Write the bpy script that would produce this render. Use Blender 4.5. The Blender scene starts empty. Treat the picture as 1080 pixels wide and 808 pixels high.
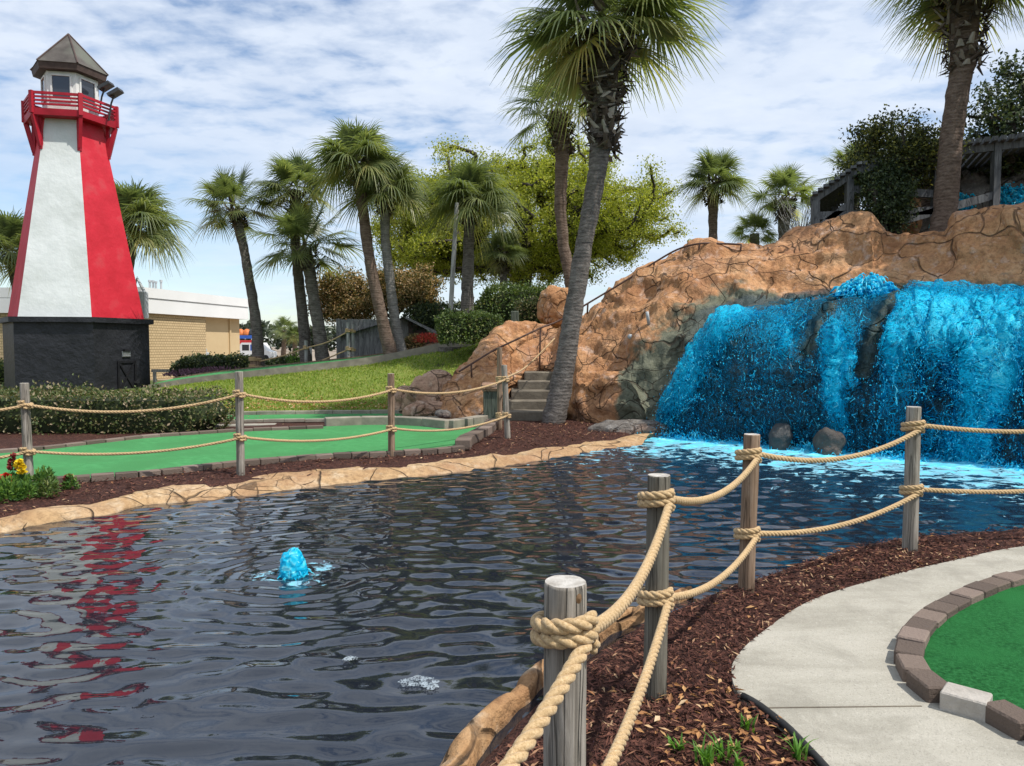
import bpy, math, random
import numpy as np
from mathutils import Vector
from mathutils.bvhtree import BVHTree
rnd = random.Random(7); rng = np.random.default_rng(7)
sc = bpy.context.scene; COL = sc.collection
PI = math.pi

# ------------------------------------------------------------------ camera geometry
EYE = 1.53; PITCH = math.radians(2.86); CP, SP = math.cos(PITCH), math.sin(PITCH); FPX = 780.0
def ray(px, py):
    a = (px-540)/FPX; b = (404-py)/FPX
    return np.array([a, CP+b*SP, -SP+b*CP])
WZ = -.10                           # water level
def proj(p):
    p = np.asarray(p, float); z = p[..., 2]-EYE; t = p[..., 1]*CP-z*SP; u = p[..., 1]*SP+z*CP
    return 540+FPX*p[..., 0]/t, 404-FPX*u/t
def P(px, py, Y):
    d = ray(px, py); t = Y/d[1]
    return np.array([d[0]*t, Y, EYE+d[2]*t])
def G(px, py, z=0.0):
    d = ray(px, py); t = (z-EYE)/d[2]
    return np.array([d[0]*t, d[1]*t, z])
def XYZ(px, Y, z):
    t = Y*CP-(z-EYE)*SP
    return np.array([(px-540)/FPX*t, Y, z])
def M_PX(Y): return Y/FPX          # metres per pixel at a depth

# ------------------------------------------------------------------ numpy noise
def _h(ix, iy, iz, s=0):
    n = (ix*374761393 + iy*668265263 + iz*2147483647 + s*1274126177) & 0xffffffff
    n = ((n ^ (n >> 13))*1274126177) & 0xffffffff
    n = ((n ^ (n >> 16))*2246822519) & 0xffffffff
    return ((n ^ (n >> 15)) & 0xffffff)/float(0xffffff)
def vnoise(p, s=0):
    p = np.asarray(p, float); i = np.floor(p).astype(np.int64); f = p-i; f = f*f*f*(f*(f*6-15)+10)
    r = 0
    for dx in (0, 1):
        for dy in (0, 1):
            for dz in (0, 1):
                w = (f[..., 0] if dx else 1-f[..., 0])*(f[..., 1] if dy else 1-f[..., 1])*(f[..., 2] if dz else 1-f[..., 2])
                r = r+w*_h(i[..., 0]+dx, i[..., 1]+dy, i[..., 2]+dz, s)
    return r*2-1
def fbm(p, o=4, s=0, g=.5):
    p = np.asarray(p, float); a = 1; t = 0
    for k in range(o):
        t = t+a*vnoise(p*(2.03**k)+k*17.3, s+k); a *= g
    return t
def voro(p, s=0):
    p = np.asarray(p, float); i = np.floor(p).astype(np.int64)
    f1 = np.full(p.shape[:-1], 9.); f2 = f1.copy(); cid = np.zeros(p.shape[:-1])
    for dx in (-1, 0, 1):
        for dy in (-1, 0, 1):
            for dz in (-1, 0, 1):
                c = i+np.array([dx, dy, dz])
                q = c+np.stack([_h(c[..., 0], c[..., 1], c[..., 2], s+k) for k in (1, 2, 3)], -1)
                d = np.linalg.norm(q-p, axis=-1); hid = _h(c[..., 0], c[..., 1], c[..., 2], s+9)
                m = d < f1
                f2 = np.where(m, f1, np.minimum(f2, d)); cid = np.where(m, hid, cid); f1 = np.where(m, d, f1)
    return f1, f2, cid
def sstep(a, b, x):
    t = np.clip((np.asarray(x, float)-a)/(b-a), 0, 1); return t*t*(3-2*t)
def poly_sd(poly, pts):
    """signed distance, positive outside"""
    a = np.asarray(poly)[:, :2]; b = np.roll(a, -1, 0); p = pts[:, None, :]
    ab = b-a; t = np.clip(((p-a)*ab).sum(-1)/(ab*ab).sum(-1), 0, 1)
    d = np.linalg.norm(p-(a+t[..., None]*ab), axis=-1).min(1)
    y = pts[:, 1][:, None]; x = pts[:, 0][:, None]
    c = ((a[:, 1] > y) != (b[:, 1] > y)) & (x < (b[:, 0]-a[:, 0])*(y-a[:, 1])/(b[:, 1]-a[:, 1]+1e-12)+a[:, 0])
    return np.where(c.sum(1) % 2 == 1, -d, d)
def line_d(line, pts):
    a = np.asarray(line)[:-1]; b = np.asarray(line)[1:]; ab = b-a; out = np.full(len(pts), 1e9)
    for k in range(len(a)):
        t = np.clip(((pts-a[k])*ab[k]).sum(-1)/((ab[k]**2).sum()+1e-12), 0, 1)
        out = np.minimum(out, np.linalg.norm(pts-(a[k]+t[:, None]*ab[k]), axis=1))
    return out
def catmull(pts, n):
    p = np.asarray(pts, float); p = np.vstack([2*p[0]-p[1], p, 2*p[-1]-p[-2]]); out = []
    for i in range(1, len(p)-2):
        t = np.linspace(0, 1, n, endpoint=False)[:, None]
        a, b, c, d = p[i-1], p[i], p[i+1], p[i+2]
        out.append(.5*((2*b)+(c-a)*t+(2*a-5*b+4*c-d)*t**2+(3*b-a-3*c+d)*t**3))
    out.append(p[-2][None]); return np.vstack(out)
def resample(path, step):
    p = np.asarray(path, float); L = np.r_[0, np.cumsum(np.linalg.norm(np.diff(p, axis=0), axis=1))]
    n = max(2, int(L[-1]/step)+1); s = np.linspace(0, L[-1], n)
    return np.stack([np.interp(s, L, p[:, k]) for k in range(p.shape[1])], 1)

# ------------------------------------------------------------------ objects
ORG = {}
def tag(o, label=None, cat=None, group=None, kind=None):
    if label: o['label'] = label
    if cat: o['category'] = cat
    if group: o['group'] = group
    if kind: o['kind'] = kind
    return o
def thing(name, label, cat, loc, group=None):
    o = bpy.data.objects.new(name, None); COL.objects.link(o); o.location = Vector(loc); ORG[o.name] = np.array(loc, float)
    o.empty_display_size = .1
    return tag(o, label, cat, group)
class MB:
    """collects shapes into one mesh"""
    def __init__(s): s.v = []; s.f = []; s.mi = []; s.n = 0
    def add(s, v, f, mi=0):
        v = np.asarray(v, float).reshape(-1, 3); s.v.append(v); k = s.n; s.n += len(v)
        for q in f: s.f.append(tuple(int(i)+k for i in q)); s.mi.append(mi)
        return s
    def addq(s, v, fa, mi=0):
        """fa: int array of faces"""
        v = np.asarray(v, float).reshape(-1, 3); s.v.append(v); k = s.n; s.n += len(v)
        s.f.extend(map(tuple, (np.asarray(fa)+k).tolist())); s.mi.extend([mi]*len(fa)); return s
    def box(s, c, size, rot=0, mi=0, bev=0.0):
        x, y, z = [a/2 for a in size]; b = min(bev, x*.9, y*.9, z*.9)
        if b <= 0:
            v = np.array([[i, j, k] for i in (-x, x) for j in (-y, y) for k in (-z, z)])
            f = [(0, 1, 3, 2), (4, 6, 7, 5), (0, 4, 5, 1), (2, 3, 7, 6), (0, 2, 6, 4), (1, 5, 7, 3)]
        else:
            ring = lambda xx, yy, zz: [[-xx, -yy, zz], [xx, -yy, zz], [xx, yy, zz], [-xx, yy, zz]]
            oc = lambda xx, yy, zz, bb: [[-xx+bb, -yy, zz], [xx-bb, -yy, zz], [xx, -yy+bb, zz], [xx, yy-bb, zz], [xx-bb, yy, zz], [-xx+bb, yy, zz], [-xx, yy-bb, zz], [-xx, -yy+bb, zz]]
            v = np.array(oc(x-b, y-b, -z, b*.01)+oc(x, y, -z+b, b)+oc(x, y, z-b, b)+oc(x-b, y-b, z, b*.01)); f = []
            for r in range(3):
                for i in range(8): f.append((r*8+i, r*8+(i+1) % 8, r*8+8+(i+1) % 8, r*8+8+i))
            f.append(tuple(range(7, -1, -1))); f.append(tuple(range(24, 32)))
        ca, sa = math.cos(rot), math.sin(rot); R = np.array([[ca, -sa, 0], [sa, ca, 0], [0, 0, 1]])
        return s.add(v@R.T+np.asarray(c, float), f, mi)
    def beam(s, a, b, w, h, mi=0, up=(0, 0, 1)):
        a = np.asarray(a, float); b = np.asarray(b, float); d = b-a; L = np.linalg.norm(d); d = d/L
        u = np.cross(np.asarray(up, float), d); nn = np.linalg.norm(u)
        u = u/nn if nn > 1e-4 else np.array([1., 0, 0]); w2 = np.cross(d, u)
        v = [p+u*i*w/2+w2*j*h/2 for p in (a, b) for i, j in ((-1, -1), (1, -1), (1, 1), (-1, 1))]
        return s.add(v, [(0, 3, 2, 1), (4, 5, 6, 7), (0, 1, 5, 4), (1, 2, 6, 5), (2, 3, 7, 6), (3, 0, 4, 7)], mi)
    def tube(s, path, rad, sides=8, caps=True, mi=0):
        v, f = sweep(path, rad, sides, caps); return s.add(v, f, mi)
    def build(s, name, mats, parent=None, smooth=False, attrs=None):
        return mk(name, np.vstack(s.v), s.f, mats, parent, smooth, s.mi, attrs)
def sweep(path, rad, sides=8, caps=True):
    p = np.asarray(path, float); n = len(p); rad = np.broadcast_to(np.asarray(rad, float), (n,))
    t = np.gradient(p, axis=0); t /= np.linalg.norm(t, axis=1)[:, None]+1e-12
    u = np.cross(t[0], [0.13, .97, .2] if abs(t[0][1]) < .9 else [1, 0, 0.1]); u /= np.linalg.norm(u); U = [u]
    for i in range(1, n):
        u = U[-1]-t[i]*np.dot(U[-1], t[i]); u /= np.linalg.norm(u)+1e-12; U.append(u)
    U = np.array(U); W = np.cross(t, U); a = np.arange(sides)*2*PI/sides
    v = p[:, None]+rad[:, None, None]*(np.cos(a)[None, :, None]*U[:, None]+np.sin(a)[None, :, None]*W[:, None])
    f = []
    for i in range(n-1):
        for k in range(sides): f.append((i*sides+k, i*sides+(k+1) % sides, (i+1)*sides+(k+1) % sides, (i+1)*sides+k))
    if caps: f.append(tuple(range(sides-1, -1, -1))); f.append(tuple((n-1)*sides+k for k in range(sides)))
    return v.reshape(-1, 3), f
def grid_faces(nu, nv):
    i, j = np.meshgrid(np.arange(nu-1), np.arange(nv-1), indexing='ij'); a = i*nv+j
    return np.stack([a, a+nv, a+nv+1, a+1], -1).reshape(-1, 4)
def mk(name, v, f, mats, parent=None, smooth=False, mi=None, attrs=None):
    v = np.asarray(v, float); org = np.zeros(3)
    if parent is not None: org = ORG[parent.name]
    me = bpy.data.meshes.new(name)
    me.from_pydata((v-org).tolist(), [], [tuple(q) for q in f] if not isinstance(f, list) else f)
    mats = mats if isinstance(mats, (list, tuple)) else [mats]
    for m in mats: me.materials.append(m)
    if mi is not None and len(mats) > 1: me.polygons.foreach_set('material_index', np.asarray(mi, np.int32))
    if smooth: me.polygons.foreach_set('use_smooth', np.ones(len(me.polygons), bool))
    for k, a in (attrs or {}).items():
        at = me.attributes.new(k, 'FLOAT', 'POINT'); at.data.foreach_set('value', np.asarray(a, np.float32))
    me.update()
    o = bpy.data.objects.new(name, me); COL.objects.link(o); ORG[o.name] = org
    if parent is not None: o.parent = parent
    return o
def top(o, loc=None):
    """move a top-level mesh's origin to loc"""
    if loc is None:
        b = np.array([c[:] for c in o.bound_box]); loc = np.r_[b[:, :2].mean(0), b[:, 2].min()]
    loc = np.asarray(loc, float); n = len(o.data.vertices); a = np.empty(n*3, np.float32); o.data.vertices.foreach_get('co', a)
    o.data.vertices.foreach_set('co', (a.reshape(-1, 3)-loc).astype(np.float32).ravel()); o.data.update()
    o.location = Vector(loc); ORG[o.name] = loc; return o

# ------------------------------------------------------------------ materials
def nd(nt, typ, ins=None, **props):
    n = nt.nodes.new(typ)
    for k, v in props.items(): setattr(n, k, v)
    for k, v in (ins or {}).items():
        s = n.inputs[k]
        if isinstance(v, bpy.types.NodeSocket): nt.links.new(v, s)
        else:
            if isinstance(v, (tuple, list)) and len(v) == 3 and s.type == 'RGBA': v = (*v, 1)
            s.default_value = v
    return n
def newmat(name):
    m = bpy.data.materials.new(name); m.use_nodes = True; nt = m.node_tree; nt.nodes.clear()
    out = nd(nt, 'ShaderNodeOutputMaterial'); return m, nt, out
def ramp(nt, fac, stops, interp='LINEAR'):
    r = nd(nt, 'ShaderNodeValToRGB', {0: fac}); cr = r.color_ramp; cr.interpolation = interp
    while len(cr.elements) < len(stops): cr.elements.new(.5)
    for e, (p, c) in zip(cr.elements, stops):
        e.position = p; e.color = (*c, 1) if not isinstance(c, (int, float)) else (c, c, c, 1)
    return r.outputs[0]
def mix(nt, fac, a, b, mode='MIX'):
    n = nd(nt, 'ShaderNodeMix', {0: fac}, data_type='RGBA', blend_type=mode)
    for s, v in ((n.inputs[6], a), (n.inputs[7], b)):
        if isinstance(v, bpy.types.NodeSocket): nt.links.new(v, s)
        else: s.default_value = (*v, 1)
    return n.outputs[2]
def math_(nt, op, a, b=0.0):
    return nd(nt, 'ShaderNodeMath', {0: a, 1: b}, operation=op).outputs[0]
def coords(nt, scale=(1, 1, 1), obj=True):
    t = nd(nt, 'ShaderNodeTexCoord').outputs['Object' if obj else 'Generated']
    return nd(nt, 'ShaderNodeMapping', {'Vector': t, 'Scale': scale}).outputs[0]
def noise_(nt, vec, scale, detail=4, rough=.55, dist=0):
    return nd(nt, 'ShaderNodeTexNoise', {'Vector': vec, 'Scale': scale, 'Detail': detail, 'Roughness': rough, 'Distortion': dist}).outputs[0]
def simple(name, stops, rough=.8, scale=4, stretch=(1, 1, 1), bump=.2, bscale=None, bdist=.02, spec=.3, detail=5, second=None, metal=0, coat=0):
    """noise-driven colour with bump"""
    m, nt, out = newmat(name); v = coords(nt, stretch)
    n = noise_(nt, v, scale, detail); c = ramp(nt, n, stops)
    if second:
        n2 = noise_(nt, coords(nt), second[0], 3); c = mix(nt, ramp(nt, n2, [(second[1], 0.), (second[2], 1.)]), c, second[3])
    nb = noise_(nt, v, bscale or scale*4, 6, .6)
    b = nd(nt, 'ShaderNodeBump', {'Height': nb, 'Strength': bump, 'Distance': bdist})
    p = nd(nt, 'ShaderNodeBsdfPrincipled', {'Base Color': c, 'Roughness': rough, 'Normal': b.outputs[0], 'Specular IOR Level': spec, 'Metallic': metal, 'Coat Weight': coat})
    nt.links.new(p.outputs[0], out.inputs[0]); return m
def leafmat(name, stops, trans=.35, rough=.5, spec=.35, attr=None):
    m, nt, out = newmat(name); g = nd(nt, 'ShaderNodeNewGeometry')
    f = g.outputs['Random Per Island']
    if attr:
        a = nd(nt, 'ShaderNodeAttribute', attribute_name=attr).outputs['Fac']
        f = math_(nt, 'ADD', math_(nt, 'MULTIPLY', f, .35), a)
    n = noise_(nt, coords(nt), .9, 2)
    f = math_(nt, 'ADD', f, math_(nt, 'MULTIPLY', math_(nt, 'SUBTRACT', n, .5), .5))
    c = ramp(nt, f, stops)
    p = nd(nt, 'ShaderNodeBsdfPrincipled', {'Base Color': c, 'Roughness': rough, 'Specular IOR Level': spec})
    t = nd(nt, 'ShaderNodeBsdfTranslucent', {'Color': mix(nt, 1., c, (1.5, 1.5, .75), 'MULTIPLY')})
    x = nd(nt, 'ShaderNodeMixShader', {0: trans, 1: p.outputs[0], 2: t.outputs[0]})
    nt.links.new(x.outputs[0], out.inputs[0]); return m
MAT = {}
def make_mats():
    M = MAT
    # mulch
    m, nt, out = newmat('mulch'); v = coords(nt)
    vo = nd(nt, 'ShaderNodeTexVoronoi', {'Vector': nd(nt, 'ShaderNodeMapping', {'Vector': nd(nt, 'ShaderNodeVectorMath', {0: v, 1: nd(nt, 'ShaderNodeVectorMath', {0: nd(nt, 'ShaderNodeTexNoise', {'Vector': v, 'Scale': 9.}).outputs[1], 'Scale': .25}, operation='SCALE').outputs[0]}).outputs[0], 'Scale': (1, 1.7, 1)}).outputs[0], 'Scale': 42., 'Randomness': 1.})
    c1 = ramp(nt, vo.outputs['Color'], [(.0, (.022, .010, .008)), (.45, (.075, .030, .022)), (.8, (.14, .058, .04)), (1., (.30, .15, .09))])
    n2 = noise_(nt, v, 1.3, 3); c1 = mix(nt, ramp(nt, n2, [(.35, .0), (.75, .45)]), c1, (.055, .026, .02))
    h = math_(nt, 'ADD', vo.outputs['Distance'], math_(nt, 'MULTIPLY', noise_(nt, v, 60, 5), .8))
    b = nd(nt, 'ShaderNodeBump', {'Height': h, 'Strength': .9, 'Distance': .03})
    p = nd(nt, 'ShaderNodeBsdfPrincipled', {'Base Color': c1, 'Roughness': .85, 'Normal': b.outputs[0], 'Specular IOR Level': .2})
    nt.links.new(p.outputs[0], out.inputs[0]); M['mulch'] = m
    M['chips'] = leafmat('mulch chip', [(0, (.025, .011, .009)), (.5, (.075, .03, .022)), (.85, (.15, .062, .042)), (.95, (.26, .13, .075)), (1, (.4, .26, .15))], trans=0, rough=.85, spec=.15)
    M['litter'] = leafmat('dry leaf', [(0, (.20, .085, .035)), (.4, (.38, .18, .065)), (.85, (.5, .29, .12)), (1, (.6, .45, .28))], trans=.1, rough=.7)
    M['turf'] = simple('putting turf', [(.3, (.052, .22, .072)), (.6, (.070, .28, .095)), (.8, (.09, .33, .12))], .85, 9, bump=.7, bscale=160, bdist=.012, spec=.15, second=(1.1, .42, .62, (.058, .225, .075)))  # far turf: grazing-view sheen put into a lighter green
    M['turfsteep'] = simple('steep view putting turf', [(.3, (.006, .065, .014)), (.5, (.018, .13, .032)), (.7, (.038, .20, .06))], .9, 60, bump=1., bscale=320, bdist=.01, spec=.12, second=(2.2, .42, .64, (.024, .165, .042)))  # near turf seen steeply: missing sheen painted as a darker green
    M['grass'] = leafmat('lawn grass', [(0, (.13, .20, .022)), (.5, (.20, .29, .03)), (.8, (.28, .35, .05)), (1, (.42, .38, .12))], trans=.3, rough=.6)
    M['lawn'] = simple('lawn soil', [(.25, (.09, .13, .02)), (.5, (.15, .21, .03)), (.75, (.25, .24, .07))], .9, 6, bump=.8, bscale=50, second=(1.2, .4, .7, (.20, .23, .05)))
    M['dullgrass'] = simple('rough grass', [(.3, (.05, .07, .02)), (.7, (.12, .13, .04))], .95, 3, bump=.5)
    M['asphalt'] = simple('parking ground', [(.3, (.20, .16, .12)), (.7, (.36, .29, .22))], .95, .15, bump=.1)
    m, nt, out = newmat('path concrete'); v = coords(nt); n = noise_(nt, coords(nt, (.5, 2.2, 1)), 1.4, 6, .65)
    c = ramp(nt, n, [(.25, (.26, .24, .195)), (.48, (.38, .355, .295)), (.7, (.46, .43, .365))]); sp = noise_(nt, v, 130, 3, .7); c = mix(nt, ramp(nt, sp, [(.32, .55), (.46, 0.)]), c, (.19, .175, .15))
    s2 = noise_(nt, v, 55, 4, .7); c = mix(nt, ramp(nt, s2, [(.55, 0.), (.72, .5)]), c, (.55, .52, .45)); s3 = noise_(nt, v, 2.6, 5, .7, .6); c = mix(nt, ramp(nt, s3, [(.48, 0.), (.66, .6)]), c, (.25, .232, .19))
    b = nd(nt, 'ShaderNodeBump', {'Height': sp, 'Strength': .7, 'Distance': .006})
    p = nd(nt, 'ShaderNodeBsdfPrincipled', {'Base Color': c, 'Roughness': .9, 'Normal': b.outputs[0], 'Specular IOR Level': .2}); nt.links.new(p.outputs[0], out.inputs[0]); M['concrete'] = m
    M['step'] = simple('weathered concrete', [(.25, (.17, .15, .12)), (.6, (.30, .265, .21)), (.85, (.42, .37, .30))], .9, 4, bump=.4, second=(1.5, .5, .7, (.20, .18, .15)))
    M['stairs'] = simple('dark worn concrete', [(.25, (.12, .10, .075)), (.6, (.22, .19, .145)), (.85, (.33, .285, .22))], .9, 5, bump=.6, second=(1.8, .48, .66, (.13, .11, .085)))
    M['brick'] = leafmat('kerb brick', [(0, (.105, .08, .066)), (.5, (.165, .125, .10)), (1, (.235, .18, .15))], trans=0, rough=.9, spec=.15)
    _grain(M['brick'], 70, .9)
    M['stonebrick'] = simple('pale kerb stone', [(.3, (.33, .30, .26)), (.7, (.47, .43, .38))], .9, 12, bump=.5)
    M['edging'] = simple('black edging', [(.3, (.012, .012, .012)), (.7, (.03, .03, .03))], .6, 8)
    # timber
    def timber(name, a, b_, c_, sx=38.):
        m, nt, out = newmat(name); v = coords(nt, (sx, sx, 1.6))
        n = noise_(nt, v, 1.4, 7, .7, .6); c = ramp(nt, n, [(.28, a), (.5, b_), (.70, c_)])
        ck = noise_(nt, coords(nt, (sx*.55, sx*.55, .9)), 1.2, 3, .5, .3); ck = ramp(nt, math_(nt, 'ABSOLUTE', math_(nt, 'SUBTRACT', ck, .5)), [(0., 1.), (.022, 0.)]); c = mix(nt, math_(nt, 'MULTIPLY', ck, .55), c, tuple(x*.3 for x in a))
        n2 = noise_(nt, coords(nt, (1, 1, .6)), 7., 3); c = mix(nt, ramp(nt, n2, [(.45, 0.), (.75, .5)]), c, tuple(x*.55 for x in b_))
        b = nd(nt, 'ShaderNodeBump', {'Height': math_(nt, 'SUBTRACT', n, ck), 'Strength': .9, 'Distance': .008})
        p = nd(nt, 'ShaderNodeBsdfPrincipled', {'Base Color': c, 'Roughness': .85, 'Normal': b.outputs[0], 'Specular IOR Level': .2})
        nt.links.new(p.outputs[0], out.inputs[0]); return m
    M['post'] = timber('weathered post wood', (.13, .115, .095), (.27, .24, .20), (.43, .39, .34), 30.)
    M['postdark'] = timber('mossy post wood', (.085, .075, .058), (.155, .14, .112), (.22, .205, .165), 30.)
    M['postbrown'] = timber('brown post wood', (.13, .085, .055), (.245, .165, .11), (.37, .275, .20), 30.)
    M['endgrain'] = simple('cut end grain', [(.3, (.30, .27, .23)), (.7, (.58, .55, .50))], .9, 30, bump=.4)
    M['planks'] = timber('grey planks', (.10, .10, .10), (.21, .205, .20), (.32, .31, .30), 9.)
    M['planklight'] = timber('pale planks', (.2, .19, .18), (.34, .33, .31), (.45, .44, .42), 9.)
    M['pergola'] = timber('pergola timber', (.06, .062, .065), (.14, .145, .15), (.24, .245, .25), 9.)
    M['greenwood'] = timber('green stained wood', (.045, .055, .042), (.10, .115, .09), (.17, .18, .15), 20.)
    M['knot'] = simple('knot', [(.3, (.10, .055, .025)), (.7, (.2, .12, .06))], .8, 30)
    # rope
    m, nt, out = newmat('manila rope'); v = coords(nt, (1, 1, 1)); n = noise_(nt, v, 160, 5, .7); n2 = noise_(nt, v, 6, 3)
    c = ramp(nt, n, [(.3, (.30, .19, .085)), (.5, (.50, .345, .18)), (.7, (.66, .49, .29))]); c = mix(nt, ramp(nt, n2, [(.4, 0.), (.7, .4)]), c, (.36, .25, .13))
    b = nd(nt, 'ShaderNodeBump', {'Height': n, 'Strength': .6, 'Distance': .004})
    p = nd(nt, 'ShaderNodeBsdfPrincipled', {'Base Color': c, 'Roughness': .9, 'Normal': b.outputs[0], 'Specular IOR Level': .15, 'Sheen Weight': .15})
    nt.links.new(p.outputs[0], out.inputs[0]); M['rope'] = m
    # rock: orange stone, grey-green near the fall ("wet"), dirt in the joints ("crack")
    def rock(name, o1, o2, o3, pale, crk=.95, cw=1.):
        m, nt, out = newmat(name); v = coords(nt)
        n = noise_(nt, v, 1.6, 6, .6, .3); c = ramp(nt, n, [(.28, o1), (.5, o2), (.72, o3)])
        n2 = noise_(nt, v, 4.5, 5, .65); c = mix(nt, ramp(nt, n2, [(.54, 0.), (.70, .7)]), c, pale)
        n5 = noise_(nt, v, 14, 5, .7); c = mix(nt, ramp(nt, n5, [(.35, .6), (.55, 0.)]), c, tuple(x*.6 for x in o1)); n6 = noise_(nt, v, .75, 3); c = mix(nt, ramp(nt, n6, [(.50, 0.), (.68, .55)]), c, (.32, .16, .09))
        wet = nd(nt, 'ShaderNodeAttribute', attribute_name='wet').outputs['Fac']
        n3 = noise_(nt, v, 2.6, 4); gr = ramp(nt, noise_(nt, v, 3.5, 5, .65), [(.3, (.07, .075, .05)), (.5, (.14, .145, .10)), (.66, (.21, .21, .15)), (.8, (.24, .34, .31))])
        wf = math_(nt, 'ADD', wet, math_(nt, 'MULTIPLY', math_(nt, 'SUBTRACT', n3, .5), 1.1))
        c = mix(nt, ramp(nt, wf, [(.40, 0.), (.58, 1.)]), c, gr)
        dk = nd(nt, 'ShaderNodeAttribute', attribute_name='soaked').outputs['Fac']
        c = mix(nt, dk, c, (.018, .045, .06))
        wv = nd(nt, 'ShaderNodeTexNoise', {'Vector': v, 'Scale': .55, 'Detail': 2.}).outputs[1]
        wv = nd(nt, 'ShaderNodeVectorMath', {0: v, 1: nd(nt, 'ShaderNodeVectorMath', {0: wv, 'Scale': 2.2}, operation='SCALE').outputs[0]}).outputs[0]
        wv = nd(nt, 'ShaderNodeMapping', {'Vector': wv, 'Scale': (1, 1, 1.5), 'Rotation': (.3, .5, 0)}).outputs[0]
        def ck(sc_, w): return ramp(nt, nd(nt, 'ShaderNodeTexVoronoi', {'Vector': wv, 'Scale': sc_}, feature='DISTANCE_TO_EDGE').outputs['Distance'], [(0., 1.), (w*.4, .8), (w, 0.)])
        mk_ = ramp(nt, noise_(nt, v, .8, 2), [(.50, 0.), (.60, 1.)]); k1 = math_(nt, 'MULTIPLY', ck(crk*.8, .022*crk*cw), ramp(nt, noise_(nt, v, 1.7, 3), [(.34, .25), (.5, 1.)])); k2 = math_(nt, 'MULTIPLY', ck(crk*2.3, .030*crk*cw), mk_)
        cr = math_(nt, 'MAXIMUM', k1, k2)
        c = mix(nt, math_(nt, 'MULTIPLY', cr, .75), c, (.05, .028, .016))
        nb = noise_(nt, v, 5, 9, .66); hh = math_(nt, 'SUBTRACT', math_(nt, 'MULTIPLY', nb, 1.0), math_(nt, 'MULTIPLY', cr, .6)); b = nd(nt, 'ShaderNodeBump', {'Height': hh, 'Strength': .85, 'Distance': .11})
        ro = ramp(nt, dk, [(0, .85), (1, .25)])
        p = nd(nt, 'ShaderNodeBsdfPrincipled', {'Base Color': c, 'Roughness': ro, 'Normal': b.outputs[0], 'Specular IOR Level': .3})
        nt.links.new(p.outputs[0], out.inputs[0]); return m
    M['rock'] = rock('sculpted orange rock', (.31, .14, .062), (.51, .26, .118), (.64, .385, .205), (.64, .49, .40), .95, .75)
    M['rim'] = rock('tan rim rock', (.36, .21, .10), (.52, .34, .175), (.62, .45, .27), (.66, .54, .38), 1.5, .5)
    M['nearrim'] = rock('near rim rock', (.30, .15, .065), (.47, .27, .125), (.58, .39, .22), (.62, .5, .36), 2.6, .7)
    M['pinkrock'] = rock('pink boulder rock', (.33, .19, .12), (.48, .30, .20), (.58, .40, .28), (.62, .5, .4), 1.5)
    M['wetstone'] = rock('wet brown stone', (.10, .065, .045), (.17, .115, .08), (.24, .17, .12), (.28, .22, .17), .02)
    M['greyrock'] = rock('grey rock', (.10, .085, .075), (.19, .17, .15), (.27, .25, .225), (.33, .31, .29), 1.5)
    # palms
    def trunkmat(name, a, b_, c_):
        m, nt, out = newmat(name); v = coords(nt, (1, 1, 1.9)); n = noise_(nt, v, 6, 8, .72, .3)
        w = nd(nt, 'ShaderNodeTexWave', {'Vector': coords(nt), 'Scale': 4.5, 'Distortion': 5., 'Detail': 3., 'Detail Scale': 2.}, bands_direction='Z').outputs['Fac']
        f = math_(nt, 'ADD', math_(nt, 'MULTIPLY', n, .92), math_(nt, 'MULTIPLY', w, .08)); c = ramp(nt, f, [(.3, a), (.5, b_), (.7, c_)])
        b = nd(nt, 'ShaderNodeBump', {'Height': f, 'Strength': .9, 'Distance': .05})
        p = nd(nt, 'ShaderNodeBsdfPrincipled', {'Base Color': c, 'Roughness': .9, 'Normal': b.outputs[0], 'Specular IOR Level': .15})
        nt.links.new(p.outputs[0], out.inputs[0]); return m
    M['trunk'] = trunkmat('palm trunk', (.055, .047, .042), (.145, .127, .112), (.25, .225, .20))
    M['trunkb'] = trunkmat('brown palm trunk', (.065, .045, .033), (.155, .11, .083), (.24, .18, .14))
    M['trunkpale'] = trunkmat('pale palm trunk', (.12, .11, .10), (.23, .215, .195), (.35, .33, .30))
    M['boot'] = leafmat('palm boots', [(0, (.03, .022, .018)), (.5, (.095, .072, .055)), (.8, (.22, .18, .14)), (1, (.38, .34, .29))], trans=0, rough=.9, spec=.15)
    M['frond'] = leafmat('palm frond', [(0, (.085, .115, .05)), (.35, (.15, .19, .078)), (.7, (.28, .295, .12)), (1, (.48, .41, .17))], trans=.48, rough=.42, spec=.5, attr='age')
    M['bark'] = simple('bark', [(.3, (.03, .025, .02)), (.7, (.09, .075, .06))], .95, 6, stretch=(1, 1, .3), bump=.8, bdist=.05)
    M['leafyellow'] = leafmat('spring leaf', [(0, (.13, .17, .024)), (.4, (.26, .295, .036)), (.8, (.40, .42, .06)), (1, (.49, .48, .11))], trans=.45)
    M['leaforange'] = leafmat('bronze leaf', [(0, (.05, .065, .02)), (.35, (.13, .125, .045)), (.6, (.36, .23, .11)), (1, (.52, .37, .20))], trans=.3)
    M['leafdark'] = leafmat('dark leaf', [(0, (.020, .036, .016)), (.5, (.04, .066, .024)), (.85, (.08, .11, .035)), (1, (.18, .20, .06))], trans=.2, spec=.5)
    M['leafvine'] = leafmat('vine leaf', [(0, (.03, .042, .018)), (.5, (.07, .085, .032)), (.8, (.16, .165, .045)), (1, (.34, .32, .07))], trans=.3)
    M['leafhedge'] = leafmat('hedge leaf', [(0, (.045, .075, .020)), (.5, (.085, .135, .032)), (.85, (.15, .205, .05)), (1, (.26, .26, .10))], trans=.25, spec=.45)
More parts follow.
